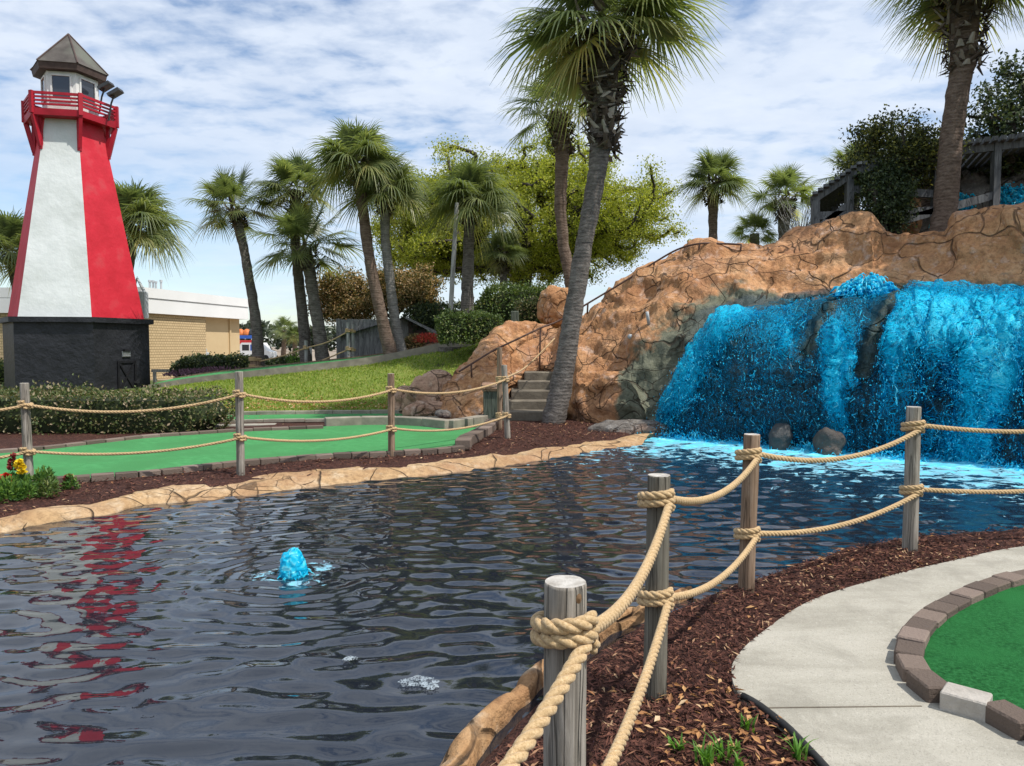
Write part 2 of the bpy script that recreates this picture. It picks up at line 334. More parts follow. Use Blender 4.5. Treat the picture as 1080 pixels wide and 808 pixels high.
    M['leafhedgebr'] = leafmat('browned hedge leaf', [(0, (.04, .065, .018)), (.45, (.085, .115, .032)), (.75, (.17, .16, .065)), (1, (.34, .26, .17))], trans=.2)
    M['leafbed'] = leafmat('bedding leaf', [(0, (.035, .09, .02)), (.5, (.085, .18, .035)), (1, (.2, .32, .06))], trans=.3)
    M['blade'] = leafmat('young blade', [(0, (.05, .13, .015)), (.5, (.09, .22, .025)), (1, (.17, .33, .05))], trans=.35)
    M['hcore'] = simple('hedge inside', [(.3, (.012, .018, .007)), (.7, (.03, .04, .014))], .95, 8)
    for nm, c in (('fl_red', (.6, .03, .015)), ('fl_dark', (.25, .035, .03)), ('fl_yellow', (.85, .62, .02)), ('fl_purple', (.23, .12, .17)), ('fl_coral', (.5, .07, .045))):
        M[nm] = simple(nm, [(.3, tuple(x*.7 for x in c)), (.7, c)], .6, 20)
    # lighthouse / buildings
    M['white'] = simple('white stucco', [(.3, (.62, .65, .63)), (.7, (.74, .765, .75))], .75, 1.3, bump=.35, bscale=4, bdist=.06, second=(.6, .46, .72, (.52, .55, .52)))
    M['red'] = simple('red stucco', [(.3, (.46, .013, .026)), (.7, (.60, .022, .042))], .65, 1.5, bump=.35, bscale=4, bdist=.06, second=(1.5, .55, .75, (.5, .05, .06)))
    M['redwood'] = simple('red painted wood', [(.3, (.30, .008, .018)), (.7, (.42, .013, .03))], .55, 3, bump=.2)
    M['black'] = simple('black stucco', [(.3, (.010, .011, .014)), (.7, (.022, .023, .028))], .5, 2, bump=.8, bscale=6, bdist=.05, spec=.4)
    M['blackwood'] = simple('black paint', [(.3, (.008, .008, .01)), (.7, (.02, .02, .022))], .4, 6, bump=.1)
    M['roof'] = simple('roof felt', [(.3, (.055, .047, .042)), (.55, (.095, .083, .073)), (.8, (.14, .13, .115))], .8, 2.2, bump=.4, second=(.8, .5, .7, (.12, .125, .10)))
    M['fascia'] = simple('brown fascia', [(.3, (.055, .035, .03)), (.7, (.10, .066, .055))], .7, 5)
    M['winwhite'] = simple('window frame paint', [(.3, (.6, .6, .57)), (.7, (.75, .75, .72))], .6, 4, bump=.1)
    m, nt, out = newmat('window glass'); p = nd(nt, 'ShaderNodeBsdfPrincipled', {'Base Color': (.03, .035, .045), 'Roughness': .05, 'Specular IOR Level': .8}); nt.links.new(p.outputs[0], out.inputs[0]); M['glass'] = m
    M['metal'] = simple('dark metal', [(.3, (.05, .05, .05)), (.7, (.09, .09, .09))], .45, 9, bump=.05, metal=.6)
    M['pipe'] = simple('rusty pipe', [(.3, (.075, .04, .032)), (.7, (.14, .08, .06))], .6, 8, bump=.2)
    M['galv'] = simple('galvanised pipe', [(.3, (.35, .37, .38)), (.7, (.5, .52, .53))], .5, 8, bump=.1)
    M['parapet'] = simple('white metal siding', [(.3, (.74, .74, .73)), (.7, (.80, .80, .79))], .6, .8, bump=.05)
    M['tan'] = simple('tan stucco', [(.3, (.52, .385, .215)), (.7, (.60, .46, .27))], .85, .7, bump=.2)
    m, nt, out = newmat('tan breeze block'); v = nd(nt, 'ShaderNodeTexCoord').outputs['Object']
    sp = nd(nt, 'ShaderNodeSeparateXYZ', {0: v}); cx = nd(nt, 'ShaderNodeCombineXYZ', {0: math_(nt, 'ADD', sp.outputs[0], sp.outputs[1]), 1: sp.outputs[2]})
    br = nd(nt, 'ShaderNodeTexBrick', {'Vector': cx.outputs[0], 'Color1': (.58, .44, .25, 1), 'Color2': (.52, .39, .215, 1), 'Mortar': (.33, .23, .12, 1), 'Scale': 2.6, 'Mortar Size': .03, 'Row Height': .3})
    b = nd(nt, 'ShaderNodeBump', {'Height': br.outputs['Fac'], 'Strength': 1., 'Distance': -.05})
    p = nd(nt, 'ShaderNodeBsdfPrincipled', {'Base Color': br.outputs[0], 'Roughness': .9, 'Normal': b.outputs[0]}); nt.links.new(p.outputs[0], out.inputs[0]); M['block'] = m
    M['paintwhite'] = simple('white paint', [(.3, (.7, .7, .69)), (.7, (.8, .8, .79))], .4, 3, bump=.02)
    M['blue'] = simple('blue paint', [(.3, (.03, .10, .42)), (.7, (.05, .14, .5))], .5, 3, bump=.02)
    M['signred'] = simple('red paint', [(.3, (.5, .03, .03)), (.7, (.6, .05, .05))], .5, 3, bump=.02)
    M['orange'] = simple('orange paint', [(.3, (.5, .12, .03)), (.7, (.65, .2, .05))], .5, 3, bump=.02)
    M['tyre'] = simple('tyre rubber', [(.3, (.012, .012, .012)), (.7, (.03, .03, .03))], .8, 10)
    M['fartree'] = leafmat('far tree leaf', [(0, (.035, .05, .035)), (.5, (.06, .08, .05)), (1, (.1, .12, .075))], trans=.2)
    # dyed falling water
    m, nt, out = newmat('dyed falling water'); g = nd(nt, 'ShaderNodeNewGeometry').outputs['Random Per Island']
    a = nd(nt, 'ShaderNodeAttribute', attribute_name='froth').outputs['Fac']
    f = math_(nt, 'ADD', math_(nt, 'MULTIPLY', g, .5), a)
    c = ramp(nt, f, [(0, (.0, .30, .50)), (.35, (.0, .55, .84)), (.7, (.03, .76, .98)), (1., (.3, .93, 1.0))])
    p = nd(nt, 'ShaderNodeBsdfPrincipled', {'Base Color': c, 'Roughness': .2, 'Specular IOR Level': .4})
    t = nd(nt, 'ShaderNodeBsdfTranslucent', {'Color': c})
    x = nd(nt, 'ShaderNodeMixShader', {0: .5, 1: p.outputs[0], 2: t.outputs[0]}); nt.links.new(x.outputs[0], out.inputs[0]); M['fall'] = m
    # thin running film, broken into streaks (uses the mesh's own run coordinates)
    m, nt, out = newmat('dyed water film')
    ru = nd(nt, 'ShaderNodeAttribute', attribute_name='run').outputs['Fac']; ac = nd(nt, 'ShaderNodeAttribute', attribute_name='across').outputs['Fac']; de = nd(nt, 'ShaderNodeAttribute', attribute_name='dense').outputs['Fac']
    vec = nd(nt, 'ShaderNodeCombineXYZ', {0: math_(nt, 'MULTIPLY', ac, 11.), 1: math_(nt, 'MULTIPLY', ru, 6.), 2: nd(nt, 'ShaderNodeAttribute', attribute_name='layer').outputs['Fac']}).outputs[0]
    n = noise_(nt, vec, 1.15, 6, .68, 1.1); nf = noise_(nt, vec, 4.2, 5, .66, .8); ng = noise_(nt, vec, 9., 4, .7); rg_ = math_(nt, 'SUBTRACT', 1., math_(nt, 'MULTIPLY', math_(nt, 'ABSOLUTE', math_(nt, 'SUBTRACT', n, .5)), 4.6))
    rf = math_(nt, 'SUBTRACT', 1., math_(nt, 'MULTIPLY', math_(nt, 'ABSOLUTE', math_(nt, 'SUBTRACT', nf, .5)), 5.4)); n = math_(nt, 'MAXIMUM', rg_, math_(nt, 'SUBTRACT', rf, .06))
    n = math_(nt, 'ADD', n, math_(nt, 'MULTIPLY', math_(nt, 'SUBTRACT', ng, .5), .7)); nv = math_(nt, 'ADD', n, math_(nt, 'MULTIPLY', math_(nt, 'SUBTRACT', de, .55), 1.0))
    fac = ramp(nt, nv, [(.84, 0.), (.90, .9), (1., 1.)]); c = ramp(nt, math_(nt, 'MULTIPLY', math_(nt, 'SUBTRACT', nv, .75), 1.5), [(0, (.0, .17, .31)), (.25, (.0, .40, .66)), (.5, (.0, .66, .96)), (.8, (.10, .84, 1.0)), (1., (.45, .94, 1.0))])  # white highlight streaks and lit-area brightness painted into the colour
    b = nd(nt, 'ShaderNodeBump', {'Height': n, 'Strength': .6, 'Distance': .02})
    p = nd(nt, 'ShaderNodeBsdfPrincipled', {'Base Color': c, 'Roughness': .3, 'Specular IOR Level': .15, 'Normal': b.outputs[0]})
    t = nd(nt, 'ShaderNodeBsdfTranslucent', {'Color': c}); y = nd(nt, 'ShaderNodeMixShader', {0: .28, 1: p.outputs[0], 2: t.outputs[0]})
    tr = nd(nt, 'ShaderNodeBsdfTransparent', {'Color': (.75, .88, .93)}); x = nd(nt, 'ShaderNodeMixShader', {0: fac, 1: tr.outputs[0], 2: y.outputs[0]})
    nt.links.new(x.outputs[0], out.inputs[0]); M['film'] = m
    # pond water, foam where the fall lands ("foam")
    m, nt, out = newmat('pond water'); v = coords(nt)
    fo = nd(nt, 'ShaderNodeAttribute', attribute_name='foam').outputs['Fac']
    n = noise_(nt, coords(nt, (1, 1.6, 1)), 3.2, 8, .7, .8); n = math_(nt, 'ADD', math_(nt, 'MULTIPLY', math_(nt, 'SUBTRACT', n, .5), 1.9), .5); nv = math_(nt, 'ADD', n, math_(nt, 'MULTIPLY', math_(nt, 'SUBTRACT', fo, .5), 1.))
    ff = ramp(nt, nv, [(.55, 0.), (.62, .8), (.9, 1.)]); dye = nd(nt, 'ShaderNodeAttribute', attribute_name='dye').outputs['Fac']
    body = mix(nt, dye, (.011, .014, .021), (.006, .026, .052)); fc = ramp(nt, nv, [(.56, (.26, .46, .56)), (.70, (.20, .54, .68)), (.85, (.08, .58, .80)), (1., (.3, .78, .9))])
    bn = noise_(nt, coords(nt, (1, 1.3, 1)), 14, 3, .5); b = nd(nt, 'ShaderNodeBump', {'Height': bn, 'Strength': .03, 'Distance': .02})
    p = nd(nt, 'ShaderNodeBsdfPrincipled', {'Base Color': body, 'Roughness': .02, 'IOR': 1.62, 'Specular IOR Level': .5, 'Normal': b.outputs[0]})
    q = nd(nt, 'ShaderNodeBsdfPrincipled', {'Base Color': fc, 'Roughness': .6, 'Specular IOR Level': .3})
    x = nd(nt, 'ShaderNodeMixShader', {0: ff, 1: p.outputs[0], 2: q.outputs[0]}); nt.links.new(x.outputs[0], out.inputs[0]); M['water'] = m
    m, nt, out = newmat('foam'); v = coords(nt); vo = nd(nt, 'ShaderNodeTexVoronoi', {'Vector': v, 'Scale': 70.}, feature='DISTANCE_TO_EDGE').outputs['Distance']; nz = noise_(nt, v, 22, 4, .6)
    f = ramp(nt, math_(nt, 'SUBTRACT', nz, math_(nt, 'MULTIPLY', vo, .8)), [(.30, 0.), (.50, .8)]); p = nd(nt, 'ShaderNodeBsdfPrincipled', {'Base Color': (.36, .42, .46, 1), 'Roughness': .35}); t = nd(nt, 'ShaderNodeBsdfTransparent')
    x = nd(nt, 'ShaderNodeMixShader', {0: f, 1: t.outputs[0], 2: p.outputs[0]}); nt.links.new(x.outputs[0], out.inputs[0]); M['foam'] = m
def _grain(m, scale, strength):
    nt = m.node_tree; n = noise_(nt, coords(nt), scale, 4, .6); b = nd(nt, 'ShaderNodeBump', {'Height': n, 'Strength': strength, 'Distance': .01})
    for k in nt.nodes:
        if k.type == 'BSDF_PRINCIPLED': nt.links.new(b.outputs[0], k.inputs['Normal'])
make_mats()

# ------------------------------------------------------------------ pond outline and terrain
FAR_PX = [(-520, 690), (-320, 640), (-150, 600), (0, 565), (42, 553), (111, 544), (156, 533), (251, 525), (339, 513.5), (451, 502), (516, 494), (599, 481), (677, 469)]
far_line = np.array([G(x, y, WZ)[:2] for x, y in FAR_PX])
# rock columns: px, base (Y, z), lip (py, Y), pool back (py, Y), crest (py, Y)
COLS = [
 (462, 15.6, -.05, 436, 15.7, 434, 15.8, 431, 16.0), (472, 15.3, -.05, 425, 15.5, 412, 15.9, 402, 16.4), (488, 15.1, -.05, 415, 15.4, 398, 16.1, 380, 17.0),
 (510, 15.1, -.05, 410, 15.4, 385, 16.4, 357, 17.8), (528, 15.3, -.05, 400, 15.9, 378, 16.8, 347, 18.2), (540, 16.9, .5, 392, 17.1, 372, 17.6, 344, 18.5),
 (560, 17.3, .7, 385, 17.4, 366, 17.9, 341, 18.6), (582, 17.2, .7, 380, 17.3, 362, 17.8, 338, 18.6), (592, 15.7, -.05, 395, 16.2, 365, 16.9, 338, 18.4),
 (606, 15.0, -.05, 390, 15.5, 355, 16.2, 337, 18.2), (640, 14.5, -.1, 385, 15.0, 345, 15.7, 308, 18.0), (665, 14.1, -.2, 390, 14.6, 345, 15.3, 289, 17.7),
 (690, 13.6, -.45, 425, 13.95, 345, 14.9, 273, 17.2), (700, 13.4, -.5, 425, 13.7, 345, 14.7, 268, 17.1), (715, 13.1, -.5, 395, 13.7, 350, 14.4, 259, 17.0),
 (730, 12.95, -.5, 366, 13.7, 335, 14.4, 255, 16.9), (750, 12.75, -.5, 344, 13.7, 326, 14.4, 252, 16.8), (775, 12.5, -.5, 324, 13.6, 315, 14.4, 255, 16.7),
 (800, 12.2, -.5, 325, 13.6, 315, 14.3, 256, 16.5), (850, 11.7, -.5, 316, 13.0, 310, 14.2, 242, 16.0), (900, 11.2, -.5, 314, 12.5, 311, 13.8, 226, 15.3),
 (921, 11.05, -.5, 313, 12.3, 311, 13.6, 221, 14.9), (934, 10.95, -.5, 313, 12.2, 311, 13.5, 247, 14.9), (980, 10.6, -.5, 312, 11.9, 311, 13.2, 246, 14.5),
 (999, 10.5, -.5, 312, 11.75, 311, 13.0, 248, 14.4), (1007, 10.45, -.5, 312, 11.7, 311, 13.0, 228, 14.2), (1030, 10.3, -.5, 311, 11.5, 311, 12.8, 226, 14.1),
 (1080, 9.95, -.5, 311, 11.1, 311, 12.4, 212, 13.7), (1160, 9.5, -.5, 310, 10.6, 312, 11.9, 196, 13.2), (1300, 8.9, -.5, 308, 9.8, 314, 11.0, 182, 12.4), (1480, 8.4, -.5, 307, 9.2, 315, 10.2, 170, 11.6)]
foot = np.array([XYZ(c[0], c[1]+.35, WZ)[:2] for c in COLS if c[0] >= 690])
NEAR = np.array([(-9, -1.2), (-5, -.7), (-2.5, .3), (-1.25, 1.1), (-.68, 1.9)]+[tuple(G(x, y, -.02)[:2]+np.array([-.06, .06])) for x, y in
        [(475, 808), (545, 737), (600, 692), (672, 647), (745, 618), (800, 600), (880, 575), (950, 562), (1080, 553)]]+[(5.5, 6.55), (7.6, 6.6), (9.6, 7.4)])
POND = np.vstack([far_line, foot, NEAR[::-1]])
TX = [-40, -14, -10.5, -9.1, -5.8, -4.1, -2.76, -1.38, .6, 4.5, 8, 40]; TZ = [.1, .1, .22, .42, .76, .95, 1.22, 1.46, 2.0, 3.0, 3.3, 3.3]
def H(x, y):
    x = np.asarray(x, float); y = np.asarray(y, float)
    k = sstep(1, 6, x); a = 16.7*(1-k)+14.2*k; b = 21.6*(1-k)+16.2*k
    return np.interp(x, TX, TZ)*sstep(0, 1, (y-a)/(b-a))*(1-sstep(30, 50, y))
def axis(a, b, step, far):
    g = [b]; d = step
    while g[-1] < far: d *= 1.35; g.append(g[-1]+d)
    l = [a]; d = step
    while l[-1] > -far: d *= 1.35; l.append(l[-1]-d)
    return np.array(l[::-1][:-1]+list(np.arange(a, b, step))+g)
def build_ground():
    xs = axis(-17, 12, .12, 900); ys = axis(-4, 30, .12, 900); X, Y = np.meshgrid(xs, ys, indexing='ij')
    p = np.stack([X.ravel(), Y.ravel()], 1); sd = np.full(len(p), 9.)
    m = (abs(p[:, 0]) < 18) & (p[:, 1] < 20) & (p[:, 1] > -6); sd[m] = poly_sd(POND, p[m])
    sw = np.where((p[:, 1] > 6.4) & (p[:, 0] < 3), .48, .22)
    z = H(p[:, 0], p[:, 1]); nz = fbm(np.c_[p*1.6, np.zeros(len(p))], 3)*.018*sstep(.1, .6, sd)*(abs(p[:, 0]) < 18)
    z = z+nz-.012+np.where(sd < sw, -.2*sstep(sw, -.02, sd), 0)-np.where(sd < 0, np.minimum(-sd*1.3, .7), 0)
    f = grid_faces(len(xs), len(ys)); c = p[f].mean(1); mi = np.zeros(len(f), int)
    mi[(c[:, 1] > 16.8)] = 1; mi[(c[:, 1] > 31) | (abs(c[:, 0]) > 30)] = 2; mi[c[:, 1] < -3] = 1
    mb = MB(); mb.addq(np.c_[p, z], f); mb.mi = mi.tolist()
    tag(mb.build('ground', [MAT['mulch'], MAT['dullgrass'], MAT['asphalt']], smooth=True), kind='structure')
build_ground()

# ------------------------------------------------------------------ water
FOUNT = G(310, 606, WZ)
def build_water():
    xs = np.r_[np.arange(-11, -6.6, .12), np.arange(-6.6, 7.6, .034)]; y_ = [1.3]
    while y_[-1] < 15: y_.append(y_[-1]+.016+.0032*(y_[-1]-1.3))
    ys = np.r_[np.arange(-1.5, 1.3, .12), y_]
    X, Y = np.meshgrid(xs, ys, indexing='ij'); z = np.zeros_like(X)
    rg = np.random.default_rng(3); d = line_d(foot, np.stack([X.ravel(), Y.ravel()], 1)).reshape(X.shape); calm = .62+.65*np.exp(-(d/6.)**2)
    for k in range(40):                                   # wind and outflow ripples
        lam = .125*(1.058**k)*(.85+.3*rg.random()); sl = math.exp(-(math.log(lam/.18))**2/.7)
        a = rg.normal(1.72, .58); kx, ky = math.cos(a)*2*PI/lam, math.sin(a)*2*PI/lam
        wx = .5*np.sin(X*.7+k)+.4*np.sin(Y*.9+2*k)
        z += lam/(2*PI)*.052*sl*calm*np.sin(kx*X+ky*Y+wx+rg.random()*7)
    z += .005*calm*fbm(np.stack([X*2.2, Y*4.0, X*0], -1), 3, 5)
    r = np.hypot(X-FOUNT[0], Y-FOUNT[1]); ring = .0058*np.sin(2*PI*r/.16+.6*np.sin(3*np.arctan2(Y-FOUNT[1], X-FOUNT[0])))*np.exp(-r/.7)*sstep(.02, .2, r)
    z = z*(.6+.4*sstep(.3, 1.4, r))+ring
    z = z*(1+.5*np.exp(-d/1.0))+.02*np.exp(-d/.5)*fbm(np.stack([X*5, Y*5, X*0], -1), 3, 8)
    foam = .30*np.exp(-(d/1.4)**2)+.60*np.exp(-(d/5.6)**2)+.45*np.exp(-((r-.22)/.17)**2)
    foam = np.clip(foam, 0, 1.2); dye = np.clip(np.exp(-(d/3.2)**2), 0, 1)
    v = np.stack([X, Y, z+WZ], -1).reshape(-1, 3)
    o = mk('water', v, grid_faces(len(xs), len(ys)).tolist(), MAT['water'], smooth=True, attrs={'foam': foam.ravel(), 'dye': dye.ravel()})
    tag(o, kind='structure')
build_water()
def foam_patch(px, py, w, h, name='foam_patch'):
    c = G(px, py, WZ+.012); a = np.linspace(0, 2*PI, 40, endpoint=False)
    r = 1+.35*fbm(np.c_[np.cos(a)*1.7, np.sin(a)*1.7, a*0+px], 3)
    v = [c+np.array([0, 0, .006])]+[c+np.array([math.cos(t)*w*q, math.sin(t)*h*q, .002]) for t, q in zip(a, r)]
    inner = [c+np.array([math.cos(t)*w*q*.7, math.sin(t)*h*q*.7, .005+.005*rnd.random()]) for t, q in zip(a, r)]
    v += inner; f = []
    for i in range(40):
        j = (i+1) % 40; f.append((1+i, 1+j, 41+j, 41+i)); f.append((41+i, 41+j, 0))
    tag(mk(name, v, f, MAT['foam'], smooth=True), kind='stuff')
foam_patch(441, 719, .095, .055); foam_patch(369, 695, .04, .025); foam_patch(455, 724, .04, .03)

# ------------------------------------------------------------------ pond rims
def crackfield(p, scale=1.0, s=0, width=.05):
    w = p+.25*np.stack([fbm(p*1.3, 2, s+40), fbm(p*1.3, 2, s+50), fbm(p*1.3, 2, s+60)], -1)
    f1, f2, cid = voro(w*scale, s); e = f2-f1
    return 1-sstep(0, width, e), cid
def rim(outer, inner, name, mat, ztop=.03, taper=None, kind='structure'):
    a = catmull(outer, 40); n = len(a); L0 = np.r_[0, np.cumsum(np.linalg.norm(np.diff(np.asarray(inner), axis=0), axis=1))]
    b = catmull(inner, 40)
    prof = [(-.25, -.5), (-.09, -.2), (.0, -.095), (.12, -.05), (.3, -.015), (.55, .006), (.8, .0), (.95, -.015), (1.05, -.12)]
    pr = catmull(np.array(prof), 6); m = len(pr)
    v = a[:, None, :]*(1-pr[None, :, :1])+b[:, None, :]*pr[None, :, :1]
    v = np.dstack([v, np.broadcast_to(ztop+pr[None, :, 1], (n, m))])
    q = v.reshape(-1, 3); cr, cid = crackfield(q*np.array([1, 1, .3]), 2.0, 3, .07)
    lift = sstep(-.2, -.07, q[:, 2]); q = q.copy(); q[:, 2] += lift*(fbm(q*2.5, 4, 2)*.02+(cid-.5)*.025-cr*.010)
    q[:, :2] += (np.stack([fbm(q*3, 3, 7), fbm(q*3, 3, 8)], -1)*.03)
    wet = np.zeros(len(q)); soaked = (1-sstep(WZ-.01, WZ+.012, q[:, 2]))*.3
    return tag(mk(name, q, grid_faces(n, m).tolist(), mat, smooth=True, attrs={'crack': cr, 'wet': wet, 'soaked': soaked}), kind=kind)
inner_px = [(-520, 648), (-320, 607), (-150, 573), (0, 545), (42, 537), (111, 528), (156, 518), (251, 504.5), (339, 496), (451, 486), (516, 480), (599, 468.5), (690, 457)]
rim(far_line, [G(x, y, -.03)[:2] for x, y in inner_px], 'pond_rim', MAT['rim'], ztop=-.025)
no = NEAR[:10]; di = np.gradient(no, axis=0); di /= np.linalg.norm(di, axis=1)[:, None]; nrm = np.c_[di[:, 1], -di[:, 0]]
wd = np.array([.2, .2, .19, .16, .12, .095, .07, .05, .04, .03])[:, None]
rim(no-nrm*.05, no+nrm*wd, 'near_pond_rim', MAT['nearrim'], ztop=-.028)

# ------------------------------------------------------------------ path, greens, kerbs
path_left = [(905, 850), (868, 808), (833, 771), (800, 745), (779, 731), (772, 712), (776, 694), (802, 668), (858, 632), (939, 607), (1010, 590), (1080, 576), (1200, 566), (1400, 558)]
pl = [G(x, y, .012)[:2] for x, y in path_left]
curb_out = [(1150, 815), (1080, 786), (1032, 757), (976, 742), (948, 713), (947, 687), (954, 668), (995, 637), (1080, 607), (1200, 590), (1400, 577)]
curb_in = [(1150, 778), (1080, 759), (1049, 744), (1002, 730), (972, 699), (976, 680), (1002, 653), (1040, 636), (1080, 622), (1200, 603), (1400, 587)]
co = catmull([G(x, y, 0)[:2] for x, y in curb_out], 12)
def slab(poly, z0, z1, name, mat, **kw):
    p = np.asarray(poly)[:, :2]; n = len(p); v = np.vstack([np.c_[p, np.full(n, z1)], np.c_[p, np.full(n, z0)]])
    f = [tuple(range(n))]+[(i, n+i, n+(i+1) % n, (i+1) % n) for i in range(n)]
    o = mk(name, v, f, mat); return tag(o, **(kw or dict(kind='structure')))
plc = catmull(pl, 10)
PATH = np.vstack([plc, [(9, 6.0), (9, -2), (1.2, -2)]])
slab(PATH, -.1, .012, 'path', MAT['concrete'])
GREEN = np.vstack([co[:, :2]+np.array([.03, 0]), [(9, 4.5), (9, 1.0), (2.0, 1.0)]])
def bricks(path, w, h, L, z0, name, mat=None, gap=.008, z1=None, jitter=.006, bev=.008, skip=(), kind='structure', parent=None):
    p = resample(np.asarray(path)[:, :2], L); mb = MB()
    for i in range(len(p)-1):
        if i in skip: continue
        c = (p[i]+p[i+1])/2; d = p[i+1]-p[i]; zz = z0(c) if callable(z0) else z0
        mb.box((c[0], c[1], zz+h/2+rnd.uniform(-1, 1)*jitter), (np.linalg.norm(d)-gap, w*(1+rnd.uniform(-.05, .05)), h), math.atan2(d[1], d[0])+rnd.uniform(-.02, .02), bev=bev)
    o = mb.build(name, mat or MAT['brick'], parent)
    return tag(o, kind=kind) if parent is None else o
cmid = catmull([G(x, y, 0.04)[:2] for x, y in [((a[0]+b[0])/2, (a[1]+b[1])/2-3) for a, b in zip(curb_out, curb_in)]], 12)
nrmal = lambda q: (lambda d: np.c_[-d[:, 1], d[:, 0]]/np.linalg.norm(d, axis=1)[:, None])(np.gradient(q, axis=0))
bk = resample(cmid, .178)
pale = [i for i, q in enumerate(bk[:-1]) if abs((q+bk[i+1])[1]/2-G(1000, 741, 0.04)[1]) < .13 and (q+bk[i+1])[0]/2 < G(1028, 750, .04)[0]+.05]
bricks(cmid, .125, .085, .178, 0, 'brick_border', skip=pale)
mb = MB()
for i in pale:
    c = (bk[i]+bk[i+1])/2; d = bk[i+1]-bk[i]; mb.box((c[0], c[1], .043), (np.linalg.norm(d)-.008, .13, .092), math.atan2(d[1], d[0]), bev=.006)
if pale: tag(mb.build('pale_border_stones', MAT['stonebrick']), kind='structure')
slab(np.vstack([cmid-nrmal(cmid)*.03, [(9, 4.5), (9, .8), (2.0, .8)]]), -.05, .045, 'putting_green', MAT['turfsteep'])
je = np.array([G(801, 746.5, .014)[:2], G(972, 744.5, .014)[:2]]); mb = MB(); mb.box((*je.mean(0), .0128), (np.linalg.norm(je[1]-je[0]), .007, .004), math.atan2(je[1][1]-je[0][1], je[1][0]-je[0][0])); tag(mb.build('path_joint', MAT['stairs']), kind='structure')
e = resample(np.array([G(x, y, 0)[:2] for x, y in [(905, 850), (868, 808), (833, 771), (801, 746), (786, 738)]]), .05)
mb = MB(); mb.tube(np.c_[e+np.array([-.012, 0]), np.full(len(e), .018)], .016, 6); tag(mb.build('path_edging', MAT['edging'], smooth=True), kind='structure')

# far putting green and its borders
fn = [G(x, y, .05)[:2] for x, y in [(-300, 527), (-150, 518), (0, 509), (58, 505), (156, 497.5), (250, 487), (339, 480), (451, 474.5), (488, 470.5)]]
fb = [G(x, y, .05)[:2] for x, y in [(-300, 486), (-150, 481), (0, 475), (39, 472), (156, 459), (248, 453), (300, 451), (341, 449.5)]]
wall = [G(x, y, 0)[:2] for x, y in [(341, 450.5), (391, 448.5), (436, 449), (475, 453.5), (514, 446.5)]]
right = [G(x, y, .05)[:2] for x, y in [(488, 470), (491, 465), (515, 453), (519, 446)]]
slab(np.vstack([fn, right[1:], wall[::-1], fb[::-1]]), -.05, .012, 'far_putting_green', MAT['turf'])
bricks(fn, .13, .085, .24, -.02, 'far_brick_border')
bricks(fb, .12, .085, .30, -.02, 'rear_brick_border')
bricks(right, .22, .15, .3, -.02, 'corner_brick_border', MAT['pinkrock'] if False else MAT['brick'])
bricks(np.array(wall)+np.array([0, .12]), .22, .19, .62, -.02, 'block_wall', MAT['step'], bev=.012)
s2a = [G(x, y, .0)[:2] for x, y in [(120, 447), (225, 445.5), (341, 443.5), (420, 442.5), (468, 441)]]
s2b = [G(x, y, .0)[:2] for x, y in [(120, 441), (225, 438.5), (341, 437), (420, 436.5), (466, 437.5)]]
slab(np.vstack([s2a, s2b[::-1]]), -.05, .012, 'rear_putting_green', MAT['turf'])
bricks(np.array(s2a)-np.array([0, .05]), .1, .07, .4, -.02, 'lower_block_border', MAT['step']); bricks(s2b, .12, .09, .4, -.0, 'upper_block_border', MAT['step'])
slab([G(x, y, 0)[:2] for x, y in [(225, 449.5), (290, 448), (292, 446.5), (228, 447.5)]], -.05, .004, 'small_path', MAT['concrete'])

# ------------------------------------------------------------------ mulch chips, dry leaves, lawn blades
def leaf_quads(c, L, W, dirs=None, nrm=None, fold=.25, rg=rng):
    n = len(c); L = np.broadcast_to(L, (n,))[:, None]; W = np.broadcast_to(W, (n,))[:, None]
    if dirs is None: dirs = rg.normal(size=(n, 3)); 
    dirs = dirs/(np.linalg.norm(dirs, axis=1)[:, None]+1e-9)
    if nrm is None: nrm = rg.normal(size=(n, 3))
    s = np.cross(dirs, nrm); s /= np.linalg.norm(s, axis=1)[:, None]+1e-9; u = np.cross(s, dirs)
    v = np.stack([c-dirs*L/2, c+s*W/2+u*W*fold-dirs*L*.05, c+dirs*L/2, c-s*W/2+u*W*fold-dirs*L*.05], 1).reshape(-1, 3)
    return v, np.arange(4*n).reshape(n, 4)
def scatter(n, x0, x1, y0, y1, test):
    out = []
    while sum(map(len, out)) < n:
        p = np.c_[rng.uniform(x0, x1, n), rng.uniform(y0, y1, n)]; out.append(p[test(p)])
    return np.vstack(out)[:n]
mulch_ok = lambda p: (poly_sd(POND, p) > .235) & (poly_sd(PATH, p) > -.012)
p1 = scatter(15000, -.7, 3.4, 1.4, 6.0, lambda p: mulch_ok(p) & (rng.random(len(p)) < np.clip(1.3-p[:, 1]*.14, .3, 1)))
p2 = scatter(4000, 2.0, 7.0, 4.8, 6.6, mulch_ok)
BED = np.vstack([np.array([G(x, y, 0)[:2] for x, y in inner_px[2:]]), [G(650, 452, 0)[:2], G(600, 442, 0)[:2], G(525, 447, 0)[:2]], np.array(right)[::-1], np.array(fn)[::-1]])
p3 = scatter(5000, BED[:, 0].min(), BED[:, 0].max(), BED[:, 1].min(), BED[:, 1].max(), lambda p: poly_sd(BED, p) < -.05)
pc = np.vstack([p1, p2, p3]); k = len(pc); big = np.where(pc[:, 1] > 6.3, 1.5, 1.)
tt = rng.uniform(0, 2*PI, k); ti = rng.normal(0, .28, k); d3 = np.c_[np.cos(tt)*np.cos(ti), np.sin(tt)*np.cos(ti), np.sin(ti)]
nn_ = np.c_[rng.normal(0, .35, (k, 2)), np.ones(k)]
